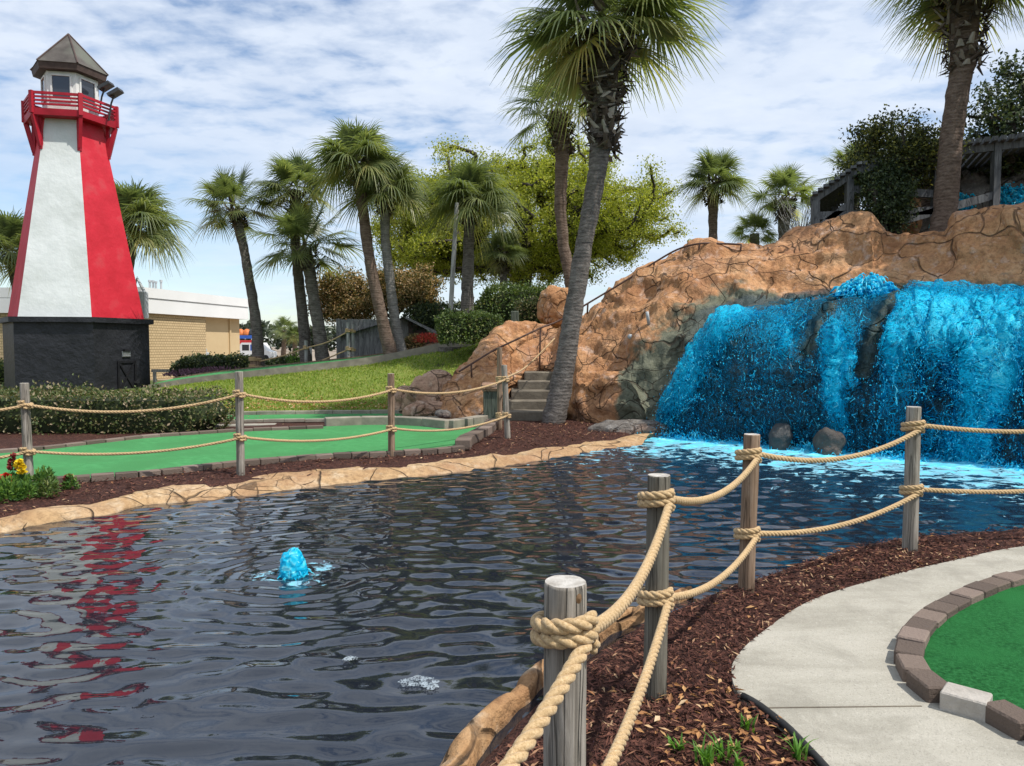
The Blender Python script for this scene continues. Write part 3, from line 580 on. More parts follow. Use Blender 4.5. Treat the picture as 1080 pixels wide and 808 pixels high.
v, f = leaf_quads(np.c_[pc, H(pc[:, 0], pc[:, 1])+rng.uniform(.0, .022, k)], rng.uniform(.02, .065, k)*big, rng.uniform(.005, .014, k)*big, d3, nn_, .1)
tag(mk('mulch_chips', v, f.tolist(), MAT['chips']), kind='stuff')
q1 = scatter(130, .1, 2.5, 1.9, 5.5, lambda p: mulch_ok(p) & (rng.random(len(p)) < .3+.7*(poly_sd(PATH, p) < .6)*(p[:, 1] < 3.4)))
q2 = scatter(150, .5, 1.1, 2.2, 3.2, mulch_ok); q3 = scatter(45, 2, 6, 4.8, 6.4, mulch_ok); q4 = scatter(110, BED[:, 0].min(), BED[:, 0].max(), BED[:, 1].min(), BED[:, 1].max(), lambda p: poly_sd(BED, p) < -.05)
q5 = scatter(60, -9, -1.5, 13, 16.5, lambda p: p[:, 0] < 9)
qq = np.vstack([q1, q2, q3, q4, q5]); k = len(qq); tt = rng.uniform(0, 2*PI, k)
v, f = leaf_quads(np.c_[qq, rng.uniform(.012, .03, k)], rng.uniform(.025, .06, k), rng.uniform(.012, .026, k), np.c_[np.cos(tt), np.sin(tt), rng.normal(0, .25, k)], np.c_[rng.normal(0, .4, (k, 2)), np.ones(k)], .22)
tag(mk('leaf_litter', v, f.tolist(), MAT['litter']), kind='stuff')
# lawn
def lawn_front(x): return np.where(x < -8.5, 16.9+(-8.5-x)*.9, 16.9)
xs = np.arange(-12.5, .6, .15); ys = np.linspace(0, 1, 50); X, T = np.meshgrid(xs, ys, indexing='ij'); Y = 16.9+(21.55-16.9)*T
Z = H(X, Y)+.02+.02*fbm(np.stack([X, Y, X*0], -1), 3)
tag(mk('lawn', np.stack([X, Y, Z], -1).reshape(-1, 3), grid_faces(len(xs), 50).tolist(), MAT['lawn'], smooth=True), kind='structure')
pg = np.c_[rng.uniform(-12, .5, 26000), rng.uniform(16.95, 21.5, 26000)]; k = len(pg)
dd = np.c_[rng.normal(0, .5, (k, 2)), np.ones(k)]; v, f = leaf_quads(np.c_[pg, H(pg[:, 0], pg[:, 1])+.045], rng.uniform(.05, .11, k), rng.uniform(.012, .03, k), dd, np.c_[rng.normal(0, 1, (k, 2)), np.zeros(k)], .1)
tag(mk('grass', v, f.tolist(), MAT['grass']), kind='stuff')
pg = np.c_[rng.uniform(-9, -1.2, 900), 16.95+np.abs(rng.normal(0, .8, 900))]; k = 900; tt = rng.uniform(0, 2*PI, k)
v, f = leaf_quads(np.c_[pg, H(pg[:, 0], pg[:, 1])+.09], .07, .04, np.c_[np.cos(tt), np.sin(tt), rng.normal(0, .3, k)], np.c_[rng.normal(0, .4, (k, 2)), np.ones(k)])
tag(mk('lawn_leaves', v, f.tolist(), MAT['litter']), kind='stuff')

# ------------------------------------------------------------------ posts and ropes
def post(base, h, r, mat, label, group, lean=(0, 0), name='fence_post', endmat='endgrain'):
    n = 28; a = np.arange(n)*2*PI/n; rows = [-.3, 0, .25*h, .5*h, .75*h, h-.008, h]; rr = [1.04, 1.03, 1.0, .99, 1.0, .985, .95]
    base = np.asarray(base, float); s = rnd.random()*50; v = []
    for z, q in zip(rows, rr):
        k = 1+.035*fbm(np.c_[np.cos(a)*2+s, np.sin(a)*2, np.full(n, z*.8)], 3)
        v.append(np.c_[base[0]+lean[0]*z/h+np.cos(a)*r*q*k, base[1]+lean[1]*z/h+np.sin(a)*r*q*k, base[2]+z+0*a])
    m = len(rows); v = np.vstack(v+[[base+np.array([lean[0], lean[1], h])]]); f = []; mi = []
    for i in range(m-1):
        for k in range(n): f.append((i*n+k, i*n+(k+1) % n, (i+1)*n+(k+1) % n, (i+1)*n+k)); mi.append(0)
    for k in range(n): f.append(((m-1)*n+k, (m-1)*n+(k+1) % n, m*n)); mi.append(1)
    o = mk(name, v, f, [MAT[mat], MAT[endmat]], mi=mi); top(o, base)
    o.data.polygons.foreach_set('use_smooth', np.array([x == 0 for x in mi]))
    return tag(o, label, 'post', group)
def rope_mesh(mb, path, r, pitch, step, sides=7, phase=0):
    p = resample(path, step); n = len(p); t = np.gradient(p, axis=0); t /= np.linalg.norm(t, axis=1)[:, None]
    u = np.cross(t[0], [0, 0, 1.]); u = u if np.linalg.norm(u) > .05 else np.cross(t[0], [1., 0, 0]); u /= np.linalg.norm(u); U = [u]
    for i in range(1, n):
        u = U[-1]-t[i]*np.dot(U[-1], t[i]); u /= np.linalg.norm(u)+1e-12; U.append(u)
    U = np.array(U); W = np.cross(t, U); s = np.arange(n)*step*2*PI/pitch+phase
    for k in range(3):
        a = s+k*2*PI/3; c = p+r*.5*(np.cos(a)[:, None]*U+np.sin(a)[:, None]*W)
        mb.tube(c, r*.56, sides)
def span(A, B, sag, n=24):
    t = np.linspace(0, 1, n)[:, None]; A = np.asarray(A, float); B = np.asarray(B, float)
    p = A*(1-t)+B*t; p[:, 2] -= (4*sag*t*(1-t))[:, 0]; return p
def wrap_path(c, R, r, a0, turns=2.25, z0=0.0):
    a = np.linspace(0, turns*2*PI, int(turns*22)); u = a/(turns*2*PI)
    z = z0+(.5-u)*2*r*turns*.95+.35*r*np.sin(a*1.0+.6)
    rad = R+r*.92+.12*r*np.sin(a*2)
    return np.c_[c[0]+np.cos(a0-a)*rad, c[1]+np.sin(a0-a)*rad, c[2]+z]
def rope_line(label, group, posts, r, pitch, step, sides, sags, adir, turns=2.02):
    """posts: list of (centre at the tie, post radius, with wrap). One rope = one thing"""
    root = thing('rope', label, 'rope', posts[0][0], group)
    att = []
    for (c, R, w) in posts:
        c = np.asarray(c, float); att.append(c+np.array([adir[0], adir[1], 0])*(R+r*.7))
        if w:
            mb = MB(); a0 = math.atan2(adir[1], adir[0])
            wp = wrap_path(c, R, r, a0+.3, turns); rope_mesh(mb, wp, r, pitch*.9, step, sides); mb.build('wrap', MAT['rope'], root, smooth=True)
    for i, s in enumerate(sags):
        mb = MB(); A, B = att[i].copy(), att[i+1].copy(); A[2] += r*.7; B[2] -= r*.5
        rope_mesh(mb, span(A, B, s), r, pitch, step, sides, phase=i*1.3); mb.build('span', MAT['rope'], root, smooth=True)
    return root
GN = 'posts of the near rope fence'
P0 = np.array([-.62, .2, 0]); P1 = XYZ(594.5, 1.70, 0); P2 = XYZ(690, 3.17, 0); P3 = XYZ(787, 4.6, 0); P4 = XYZ(959.5, 5.5, 0); P5 = np.array([5.0, 6.0, 0])
ht = lambda px, py, Y: P(px, py, Y)[2]
post(P1, ht(594, 613, 1.7), .0505, 'post', 'short pale grey post with knot in the foreground, its flat top below the others', GN)
post(P2, ht(690, 501, 3.17), .05, 'postdark', 'dark mossy grey post second from the camera beside the water', GN, lean=(.012, 0))
post(P3, ht(789, 458, 4.6), .0505, 'postbrown', 'brownish cracked post standing between the mossy post and the path bend', GN, lean=(.02, 0))
post(P4, ht(960, 429, 5.5), .052, 'post', 'grey post farthest along the near mulch bank in front of the waterfall', GN)
post(P5, 1.08, .05, 'post', 'grey post beyond the right edge at the end of the near rope fence', GN)
post(P0, 1.0, .05, 'post', 'grey post just beside the camera', GN)
# knot on the first post
a = np.linspace(0, 2*PI, 16, endpoint=False); kc = P(612, 636, 1.66); ang = math.radians(-55)
kn = np.array([math.cos(ang), math.sin(ang), 0]); ks = np.array([-math.sin(ang), math.cos(ang), 0]); kc = np.r_[P1[:2]+kn[:2]*.0515, ht(612, 630, 1.67)]
v = [kc+kn*.002]+[kc+ks*math.cos(t)*.009+np.array([0, 0, math.sin(t)*.0125])-kn*.0025 for t in a]
mb = MB(); mb.add(v, [(0, 1+i, 1+(i+1) % 16) for i in range(16)])
fp = [o for o in COL.objects if o.name == 'fence_post'][0]; mb.build('knot', MAT['knot'], fp)
PR = .05; tie = lambda p, z: np.array([p[0], p[1], z])
ad = np.array([.80, -.60])
z1, z2, z3, z4 = ht(594, 664, 1.7), ht(690, 527, 3.17), ht(787, 480, 4.6), ht(959, 450, 5.5)
rope_line('thick tan upper rope looped along the near posts in front of the waterfall', 'ropes of the near fence', [(tie(P0, .93), PR, 1), (tie(P1, z1), PR, 1), (tie(P2, z2), PR, 1), (tie(P3, z3), PR, 1), (tie(P4, z4), PR, 1), (tie(P5, .92), PR, 1)], .0175, .105, .006, 8, [.15, .10, .10, .12, .06], ad)
z2, z3, z4 = ht(690, 630, 3.17), ht(787, 563, 4.6), ht(959, 517, 5.5)
rope_line('thick tan lower rope of the near fence hanging low over the mulch', 'ropes of the near fence', [(tie(P1, .44), PR, 1), (tie(P2, z2), PR, 1), (tie(P3, z3), PR, 1), (tie(P4, z4), PR, 1), (tie(P5, .45), PR, 1)], .0175, .105, .007, 8, [.06, .09, .09, .05], ad)
GF = 'posts of the far rope fence'
fp = []
for px, py0, py1, Y, mat_, lean, lab in [(31, 512, 404, 8.25, 'post', (-.02, 0), 'weathered grey post leftmost on the far bank behind the flower bed'), (254, 502, 392, 8.85, 'post', (.0, 0), 'sunlit grey post on the far bank above the fountain jet'),
                                   (413, 483, 394, 10.3, 'postbrown', (.0, 0), 'reddish brown post on the far bank in front of the grey block wall'), (535.5, 465, 385, 12.2, 'post', (-.06, 0), 'leaning grey post at the foot of the stone steps, nearer of the pair'), (527, 452, 366, 13.6, 'postbrown', (-.0, 0), 'slim brown post close behind the leaning grey post by the steps')]:
    b = P(px, py0, Y); h = P(px, py1, Y)[2]-b[2]; b[2] = min(b[2], .0); post(b, h, .048, mat_, lab, GF, lean=lean); fp.append((b, Y, lean, h))
L0 = P(-150, 520, 7.6); post([L0[0], L0[1], 0], 1.12, .048, 'post', 'grey far bank post beyond the left edge', GF)
def ftie(i, px, py): b, Y, lean, h = fp[i]; z = P(px, py, Y)[2]; return np.array([b[0]+lean[0]*z/h, b[1], z])
rope_line('tan upper rope sagging along the far bank posts before the lighthouse', 'ropes of the far fence', [((L0[0], L0[1], 1.0), .048, 1), (ftie(0, 30, 427), .048, 1), (ftie(1, 254, 415.5), .048, 1), (ftie(2, 413, 411), .048, 1), (ftie(3, 533, 400), .048, 1)], .018, .11, .022, 6, [.12, .14, .13, .13], np.array([.1, -.95]))
rope_line('tan lower rope sagging along the far bank posts over the putting green', 'ropes of the far fence', [((L0[0], L0[1], .42), .048, 1), (ftie(0, 31, 476), .048, 1), (ftie(1, 254, 461), .048, 1), (ftie(2, 413, 452), .048, 1), (ftie(3, 535, 438), .048, 1)], .018, .11, .022, 6, [.1, .10, .10, .12], np.array([.1, -.95]))
sp = [P(533, 399, 12.2), P(556, 386, 15.0), P(585, 357, 16.6)]
rt = thing('rope', 'thin tan rope running from the leaning posts up beside the stone steps', 'rope', sp[0]); mb = MB(); rope_mesh(mb, catmull(sp, 20), .018, .11, .03, 5); mb.build('span', MAT['rope'], rt, smooth=True)
for z in (400, 438):
    c = ftie(4, 527, z); mb = MB(); rope_mesh(mb, wrap_path(c, .048, .018, -1.2), .018, .1, .02, 6); mb.build('wrap', MAT['rope'], rt, smooth=True)

# ------------------------------------------------------------------ the big rock formation
SEG = [14, 14, 12, 18, 18, 18, 10]
def rock_rows(c):
    px, by, bz, lpy, ly, ppy, py_, cpy, cy = c
    b = XYZ(px, by, bz); l = P(px, lpy, ly); q = P(px, ppy, py_); t = P(px, cpy, cy)
    m1 = XYZ(px, by+.06*(ly-by), bz+.42*(l[2]-bz)); m2 = XYZ(px, by+.36*(ly-by), bz+.80*(l[2]-bz))
    rm = XYZ(px, py_+.42*(cy-py_), q[2]+.62*(t[2]-q[2])); bk = XYZ(px, cy+1.0, t[2]-.9)
    return [b, m1, m2, l, q, rm, t, bk]
def rock_grid(nu):
    cp = np.array([rock_rows(c) for c in COLS]); pxs = np.array([c[0] for c in COLS], float)
    U = np.linspace(pxs[0], pxs[-1], nu); g = np.stack([np.stack([np.interp(U, pxs, cp[:, r, k]) for k in range(3)], -1) for r in range(8)], 1)
    rows = []
    for r in range(7):
        a = g[:, max(r-1, 0)]; b = g[:, r]; c = g[:, r+1]; d = g[:, min(r+2, 7)]
        t = np.linspace(0, 1, SEG[r], endpoint=False)[None, :, None]
        tens = .6
        m1 = tens*(c-a)[:, None]*.8; m2 = tens*(d-b)[:, None]*.8; b = b[:, None]; c = c[:, None]
        rows.append((2*t**3-3*t**2+1)*b+(t**3-2*t**2+t)*m1+(-2*t**3+3*t**2)*c+(t**3-t**2)*m2)
    rows.append(g[:, 7:8]); return U, np.concatenate(rows, 1)
NU = 620
PXU, RG = rock_grid(NU); NV = RG.shape[1]; LIPV = sum(SEG[:3]); PBV = sum(SEG[:4])
k = np.array([.25, .5, .25])
for _ in range(2): RG[1:-1] = .25*RG[:-2]+.5*RG[1:-1]+.25*RG[2:]
def normals(g):
    du = np.gradient(g, axis=0); dv = np.gradient(g, axis=1); n = np.cross(du, dv); n /= np.linalg.norm(n, axis=-1)[..., None]+1e-9; return n
RN = normals(RG)
if RN[:, :LIPV, 1].mean() > 0: RN = -RN
RIBS = [np.array([(884, 314), (866, 342), (850, 376)], float), np.array([(946, 310), (922, 356), (910, 396)], float)]
def build_rock():
    q = RG.reshape(-1, 3); n = RN.reshape(-1, 3); px = np.repeat(PXU, NV); vi = np.tile(np.arange(NV), NU)
    infall = sstep(690, 715, px)*(vi <= LIPV+4)
    wline = RG[(PXU >= 688) & (PXU < 900), LIPV]; wline = np.vstack([XYZ(660, 14.0, .0), XYZ(688, 13.6, .1), wline])
    d = line_d(wline, q); wet = np.clip(1.25-d/1.5, 0, 1.2)*sstep(636, 660, px); wet = np.maximum(wet, sstep(640, 690, px)*sstep(22, 2, vi)*.9)
    wet = np.where(px > 1000, np.clip(.75-(vi-PBV)*.05, 0, 1)*(vi >= LIPV), wet)
    soaked = np.maximum(infall*.85, sstep(700, 760, px)*(vi >= LIPV)*(vi <= PBV+2)*.7); soaked = np.clip(soaked, 0, .9)
    cr, cid = crackfield(q*np.array([1, 1, 1.25]), 1.05, 11, .055); cr2, cid2 = crackfield(q, 2.1, 31, .05)
    m2 = sstep(-.1, .25, fbm(q*.6, 2, 77)); cr = np.maximum(cr, cr2*m2*.8)
    calm = 1-.55*infall
    disp = calm*((cid-.5)*.10+fbm(q*.7, 3, 21)*.13+fbm(q*2.2, 4, 22)*.055-np.abs(fbm(q*np.array([.9, .9, 1.5]), 2, 23))*.16-cr*.03)+fbm(q*7, 3, 25)*.022
    sx_, sy_ = proj(q); rb = sum(np.exp(-((line_d(r, np.c_[sx_, sy_])+2.5*fbm(q*5, 2, 88))/6.5)**2) for r in RIBS)
    ribs = infall*(.06*rb+.05*rb*fbm(q*4, 3, 89)+.08*fbm(np.c_[px*.03, vi*.02, px*0], 3, 9)); soaked = np.clip(soaked-.30*rb*infall, 0, 1); wet = np.where(rb*infall > .4, 0, wet)
    edge = sstep(0, 6, np.repeat(np.arange(NU), NV))
    q = q+n*((disp*edge)+ribs)[:, None]
    o = mk('rock_formation', q, grid_faces(NU, NV).tolist(), MAT['rock'], smooth=True, attrs={'crack': cr, 'wet': wet, 'soaked': soaked})
    tag(top(o, XYZ(600, 15.5, 0)), 'huge sculpted orange rock ridge with carved cracks carrying the waterfall', 'rock'); return q.reshape(NU, NV, 3)
RD = build_rock(); RDN = normals(RD)
if RDN[:, :LIPV, 1].mean() > 0: RDN = -RDN
BV = BVHTree.FromPolygons([Vector(p) for p in RD.reshape(-1, 3)], grid_faces(NU, NV).tolist())
def rockhit(px, py):
    d = Vector(ray(px, py)); h = BV.ray_cast(Vector((0, 0, EYE)), d.normalized()); return None if h[0] is None else np.array(h[0])

def boulder(name, px, py, Y, size, mat, label, seed, cat='boulder', crack=.05, soak=0.):
    c = P(px, py, Y); n1, n2 = 56, 40; a = np.linspace(0, 2*PI, n1, endpoint=False); b = np.linspace(-PI/2, PI/2, n2)
    A, B = np.meshgrid(a, b, indexing='ij'); d = np.stack([np.cos(A)*np.cos(B), np.sin(A)*np.cos(B), np.sin(B)], -1).reshape(-1, 3)
    sq = np.sign(d)*np.abs(d)**.8; p = sq*np.asarray(size)/2; w = p+c
    cr, cid = crackfield(w, 1.6, seed, .06)
    p = p*(1+(.22 if crack else .1)*fbm(w*1.2, 3, seed)+(0 if crack else .30*fbm(w*3.1, 3, seed+7))+.1*fbm(w*4, 3, seed+3))[:, None]-d*cr[:, None]*crack
    f = [(i*n2+j, ((i+1) % n1)*n2+j, ((i+1) % n1)*n2+j+1, i*n2+j+1) for i in range(n1) for j in range(n2-1)]
    o = mk(name, p+c, f, MAT[mat], smooth=True, attrs={'crack': cr, 'wet': np.zeros(len(p)), 'soaked': np.full(len(p), soak)})
    top(o); return tag(o, label, cat)
boulder('boulder', 436, 424, 16.9, (1.0, .9, .75), 'pinkrock', 'pale pinkish boulder at the left end of the rocks on the lawn edge', 1)
boulder('boulder', 458, 419, 16.6, (1.1, 1.0, 1.15), 'pinkrock', 'taller pinkish boulder against the foot of the orange rock ridge', 2)
boulder('boulder', 452, 433, 16.0, (1.15, .7, .45), 'pinkrock', 'low flat pinkish boulder lying in front of the two taller ones', 3)
boulder('boulder', 589, 323, 19.2, (.95, .8, 1.0), 'rock', 'upright orange boulder standing behind the big leaning palm beside the hedge', 4)
boulder('ledge_rock', 660, 455, 13.75, (1.5, .9, .42), 'greyrock', 'flat grey green ledge rock at the foot of the ridge by the pool', 5)
boulder('boulder', 823, 466, 11.75, (.36, .4, .62), 'wetstone', 'small brown rock at the foot of the waterfall left of the middle', 16, crack=0, soak=.65)
boulder('boulder', 874, 470, 11.2, (.42, .4, .5), 'wetstone', 'small dark rock under the middle splash of the waterfall', 17, crack=0, soak=.45)

boulder('pebble', 598, 463, 12.9, (.15, .12, .09), 'paintwhite', 'small white stone lying on the mulch by the pool', 8, 'stone', .0)
boulder('pebble', 466, 436, 14.9, (.42, .3, .2), 'greyrock', 'small grey stone with grass beside the block wall', 9, 'stone', .0)

# ------------------------------------------------------------------ falling water
def rsample(px, v, off):
    u = np.interp(px, PXU, np.arange(NU)); u = np.clip(u, 0, NU-1.001); v = np.clip(v, 0, NV-1.001); i = u.astype(int); j = v.astype(int); fu = (u-i)[..., None]; fv = (v-j)[..., None]
    bl = lambda g: (g[i, j]*(1-fu)+g[i+1, j]*fu)*(1-fv)+(g[i, j+1]*(1-fu)+g[i+1, j+1]*fu)*fv
    return bl(RD)+bl(RDN)*np.asarray(off)[..., None]
DY = np.array([302, 316, 332, 352, 380, 410, 440, 475.]); DX = np.array([695, 720, 750, 780, 810, 840, 858, 874, 890, 908, 924, 942, 960, 985, 1010, 1040, 1060, 1078, 1130, 1480.])
DT = np.array([  # water density and lit brightness combined; drives coverage and colour
 [.8, .8, .8, .8, .55, .45, .40, .42, .45, .50, .50, .58, .62, .65, .65, .65, .62, .60, .65, .6],
 [.8, .8, .8, .85, .50, .40, .35, .30, .42, .48, .45, .40, .62, .66, .66, .66, .62, .62, .65, .6],
 [.8, .8, .90, .75, .55, .60, .45, .28, .58, .50, .28, .70, .88, .92, .90, .90, .86, .80, .85, .8],
 [.75, .90, .82, .48, .58, .70, .28, .55, .72, .50, .22, .80, .90, .96, .95, .90, .90, .95, .9, .8],
 [.62, .88, .58, .40, .50, .52, .40, .80, .95, .45, .40, .72, .62, .66, .78, .88, 1., .62, .8, .8],
 [.80, .72, .42, .38, .42, .38, .32, .72, .90, .22, .48, .60, .52, .50, .62, .86, .88, .34, .7, .8],
 [.84, .52, .36, .34, .40, .42, .34, .50, .62, .22, .52, .58, .48, .46, .56, .90, .62, .36, .7, .8],
 [.80, .44, .36, .36, .38, .44, .38, .44, .48, .34, .55, .55, .52, .52, .60, .84, .55, .45, .7, .8]])
def table(px, py):
    i = np.clip(np.interp(px, DX, np.arange(len(DX))), 0, len(DX)-1.001); j = np.clip(np.interp(py, DY, np.arange(len(DY))), 0, len(DY)-1.001); a = i.astype(int); b = j.astype(int); fa = i-a; fb = j-b
    return (DT[b, a]*(1-fa)+DT[b, a+1]*fa)*(1-fb)+(DT[b+1, a]*(1-fa)+DT[b+1, a+1]*fa)*fb
def dense(px, v):
    px = np.asarray(px, float); v = np.asarray(v, float); q = rsample(px, v, 0*px); x, y = proj(q)
    d = table(x+4*fbm(q*3, 2, 61), y+6*fbm(q*3, 2, 62))+.10*fbm(q*np.array([1.6, 1.6, .9]), 3, 4)
    for r in RIBS: d = d-.42*np.exp(-(line_d(r, np.stack([x.ravel(), y.ravel()], 1)).reshape(x.shape)/5.5)**2)
    return np.clip(d, 0, 1)*sstep(692, 706, px+5*np.sin(v*.9)+6*np.sin(v*.31))
nu, nv = 420, 130
pu = np.linspace(694, 1470, nu); vv = np.linspace(0, PBV-4, nv); A, B = np.meshgrid(pu, vv, indexing='ij')
off = .035+.09*np.sin(np.clip(B/LIPV, 0, 1)*PI)+.05*fbm(np.stack([A*.12, B*.16, A*0], -1), 4, 3)*np.clip(1.3-B/LIPV, .3, 1)
B = np.minimum(B, LIPV+(PBV-4-LIPV)*sstep(800, 850, A))
FP = rsample(A, B, off)
wd_ = np.r_[0, np.cumsum(np.linalg.norm(np.diff(FP[:, 70], axis=0), axis=1))]
run = np.cumsum(np.r_[np.zeros((1, nu)), np.linalg.norm(np.diff(FP, axis=1), axis=2).T], 0).T
root = thing('waterfall', 'bright blue dyed waterfall pouring over the dark rock face into the pond', 'waterfall', XYZ(880, 11.5, WZ))
mk('water_film', FP.reshape(-1, 3), grid_faces(nu, nv).tolist(), MAT['film'], root, smooth=True, attrs={'run': run.ravel(), 'across': np.repeat(wd_, nv), 'dense': (lambda q: np.where(q > .25, np.maximum(q, .47), q))(dense(A, B)).ravel(), 'layer': np.zeros(A.size)})
F2 = rsample(A, B, off+.04+.09*np.sin(np.clip(B/LIPV, 0, 1)*PI*.8)+.035*fbm(np.stack([A*.3, B*.35, A*0+5], -1), 3, 6))
mk('water_film', F2.reshape(-1, 3), grid_faces(nu, nv).tolist(), MAT['film'], root, smooth=True, attrs={'run': run.ravel(), 'across': np.repeat(wd_, nv), 'dense': np.clip(dense(A, B)-.12, 0, 1).ravel(), 'layer': np.full(A.size, 7.)})
def strands(n, K, seed):
    rg = np.random.default_rng(seed); px = np.empty(0); v0 = np.empty(0)
    while len(px) < n:
        a = rg.uniform(692, 1180, n*2); b = rg.uniform(0, LIPV+3*(a > 830), n*2); m = rg.random(n*2) < np.clip(dense(a, b), 0.03, 1)**2.2
        px = np.r_[px, a[m]]; v0 = np.r_[v0, b[m]]
    px = px[:n]; v0 = v0[:n]; ln = rg.uniform(.2, 1.0, n)*(1+rg.random(n)**5*3); s = np.linspace(0, 1, K)
    V = np.clip(v0[:, None]-ln[:, None]*s, 0, None); h = 1-V/LIPV
    w = np.cumsum(rg.normal(0, 1, (n, K)), 1)*(.6+.9*np.clip(h, 0, 1))*.6
    of = (.03+.16*np.sin(np.clip(V/LIPV, 0, 1)*PI)+rg.uniform(-.03, .13, n)[:, None]*np.clip(h+.15, 0, 1)+np.cumsum(rg.normal(0, .014, (n, K)), 1))
    good = dense(px[:, None]+w, V).min(1) > .30; px, w, V, of, h = px[good], w[good], V[good], of[good], h[good]; n = len(px)
    pt = rsample(px[:, None]+w, V, of)
    r = (.002+.0055*rg.random(n)**2.2)[:, None]*(.55+.45*np.sin(PI*np.clip(s, .04, .96))[None])*rg.uniform(.3, 1.8, (n, K)); r[:, 0] *= .2; r[:, -1] *= .2
    return pt, r, h.mean(1)
def tubes_many(pt, r, sides=4):
    n, K, _ = pt.shape; t = np.gradient(pt, axis=1); t /= np.linalg.norm(t, axis=2)[..., None]+1e-9
    u = np.cross(t, [.31, .2, .93]); u /= np.linalg.norm(u, axis=2)[..., None]+1e-9; w = np.cross(t, u)
    a = np.arange(sides)*2*PI/sides; v = pt[:, :, None]+r[:, :, None, None]*(np.cos(a)[:, None]*u[:, :, None]+np.sin(a)[:, None]*w[:, :, None])
    i, j, k = np.meshgrid(np.arange(n), np.arange(K-1), np.arange(sides), indexing='ij'); b = i*K*sides+j*sides; k2 = (k+1) % sides
    return v.reshape(-1, 3), np.stack([b+k, b+k2, b+sides+k2, b+sides+k], -1).reshape(-1, 4)
pt, r, hm = strands(3800, 6, 5); v, f = tubes_many(pt, r)
froth = np.repeat(np.clip(.1+.25*rng.random(len(hm))+.35*table(*proj(pt[:, 0])), 0, 1), 6*4)
o = mk('water_strands', v, f.tolist(), MAT['fall'], root, smooth=True, attrs={'froth': froth}); o['kind'] = 'stuff'
def droplets(c, r, seed):
    rg = np.random.default_rng(seed); t = np.array([[0, 0, 1.], [.94, 0, -.33], [-.47, .82, -.33], [-.47, -.82, -.33]]); n = len(c)
    o_ = np.array([[0, 0, 1.], [1, 0, 0], [0, 1, 0], [-1, 0, 0], [0, -1, 0], [0, 0, -1]])
    v = c[:, None]+o_[None]*np.array([1, 1, 1.7])*r[:, None, None]*rg.uniform(.5, 1.6, (n, 6, 1)); f0 = np.array([(0, 1, 2), (0, 2, 3), (0, 3, 4), (0, 4, 1), (5, 2, 1), (5, 3, 2), (5, 4, 3), (5, 1, 4)])
    return v.reshape(-1, 3), (np.arange(n)[:, None, None]*6+f0).reshape(-1, 3)
n = 46000; px = rng.uniform(692, 1180, n); vq = rng.uniform(0, LIPV+3*(px > 830), n); keep = rng.random(n) < np.clip(dense(px, vq), .05, 1)**1.6; px, vq = px[keep], vq[keep]
dc = rsample(px, vq, .08+.2*np.sin(np.clip(vq/LIPV, 0, 1)*PI)+rng.exponential(.07, len(px))*np.clip(1.1-vq/LIPV, .15, 1))
n2 = 5000; fl = resample(foot, .05); ii = rng.integers(0, max(2, int(len(fl)*.8)), n2)            # splash where it lands
dn = np.array([-.7, -.7]); sp_ = fl[ii]+dn*rng.exponential(.16, n2)[:, None]+rng.normal(0, .08, (n2, 2)); ds = np.c_[sp_, WZ+rng.exponential(.12, n2)]
dc = np.vstack([dc, ds]); v, f = droplets(dc, .002+.0075*rng.random(len(dc))**2.8, 3)
o = mk('droplets', v, f.tolist(), MAT['fall'], root, attrs={'froth': np.repeat(rng.uniform(.2, .6, len(dc)), 6)}); o['kind'] = 'stuff'
def burst(c, rad, hgt, n, seed, name, parent, rr=(.008, .03)):
    """an upward bubbling mass: many short arcs and drops"""
    rg = np.random.default_rng(seed); K = 6; a = rg.uniform(0, 2*PI, n); q = np.sqrt(rg.random(n)); c = np.asarray(c, float); rad = np.broadcast_to(rad, (2,))
    b = np.stack([c[0]+np.cos(a)*q*rad[0]*.8, c[1]+np.sin(a)*q*rad[1]*.8, c[2]+hgt*(1-q**2)*rg.uniform(.0, .9, n)], 1)
    d = np.stack([np.cos(a)*q*.6+rg.normal(0, .4, n), np.sin(a)*q*.6+rg.normal(0, .4, n), rg.uniform(.1, 1, n)], 1); L = rg.uniform(.05, .22, n)*hgt*2.2; s = np.linspace(0, 1, K)
    pt = b[:, None]+d[:, None]*(L[:, None]*s)[..., None]; pt[..., 2] -= (L[:, None]*1.2*s**2); pt += np.cumsum(rg.normal(0, .012*hgt*2, pt.shape), 1); pt[..., 2] = np.maximum(pt[..., 2], c[2]-.02)
    r = rg.uniform(*rr, n)[:, None]*np.sin(PI*np.clip(s, .08, .95))[None]*rg.uniform(.6, 1.4, (n, K)); v, f = tubes_many(pt, r, 5)
    return mk(name, v, f.tolist(), MAT['fall'], parent, smooth=True, attrs={'froth': np.repeat(rg.uniform(.25, .6, n), K*5)})
sc_ = P(915, 304, 13.3); o = burst(sc_+np.array([0, 0, -.12]), (.62, .4), .42, 900, 4, 'upper_splash', root); o['kind'] = 'stuff'
for i_, tt_ in enumerate(np.linspace(.02, .74, 26)):
    q_ = fl[int(tt_*(len(fl)-1))]+np.array([-.35, -.35])*(.6+.8*rng.random()); o = burst([q_[0], q_[1], WZ-.02], (.34, .28), .10+.16*rng.random(), 130, 50+i_, 'foot_splash', root, (.003, .011)); o['kind'] = 'stuff'
jr = thing('fountain_jet', 'small bright blue bubbling water jet rising from the dark pond', 'fountain', FOUNT, None)
g = []
n1, n2 = 54, 44; A, B = np.meshgrid(np.linspace(0, 2*PI, n1, endpoint=False), np.linspace(0, 1, n2), indexing='ij')
R_ = .095*(1-.22*B**2)*np.sqrt(np.clip(1-B**3, 0, 1)); pp = np.stack([np.cos(A)*R_, np.sin(A)*R_, B*.215-.02], -1).reshape(-1, 3)
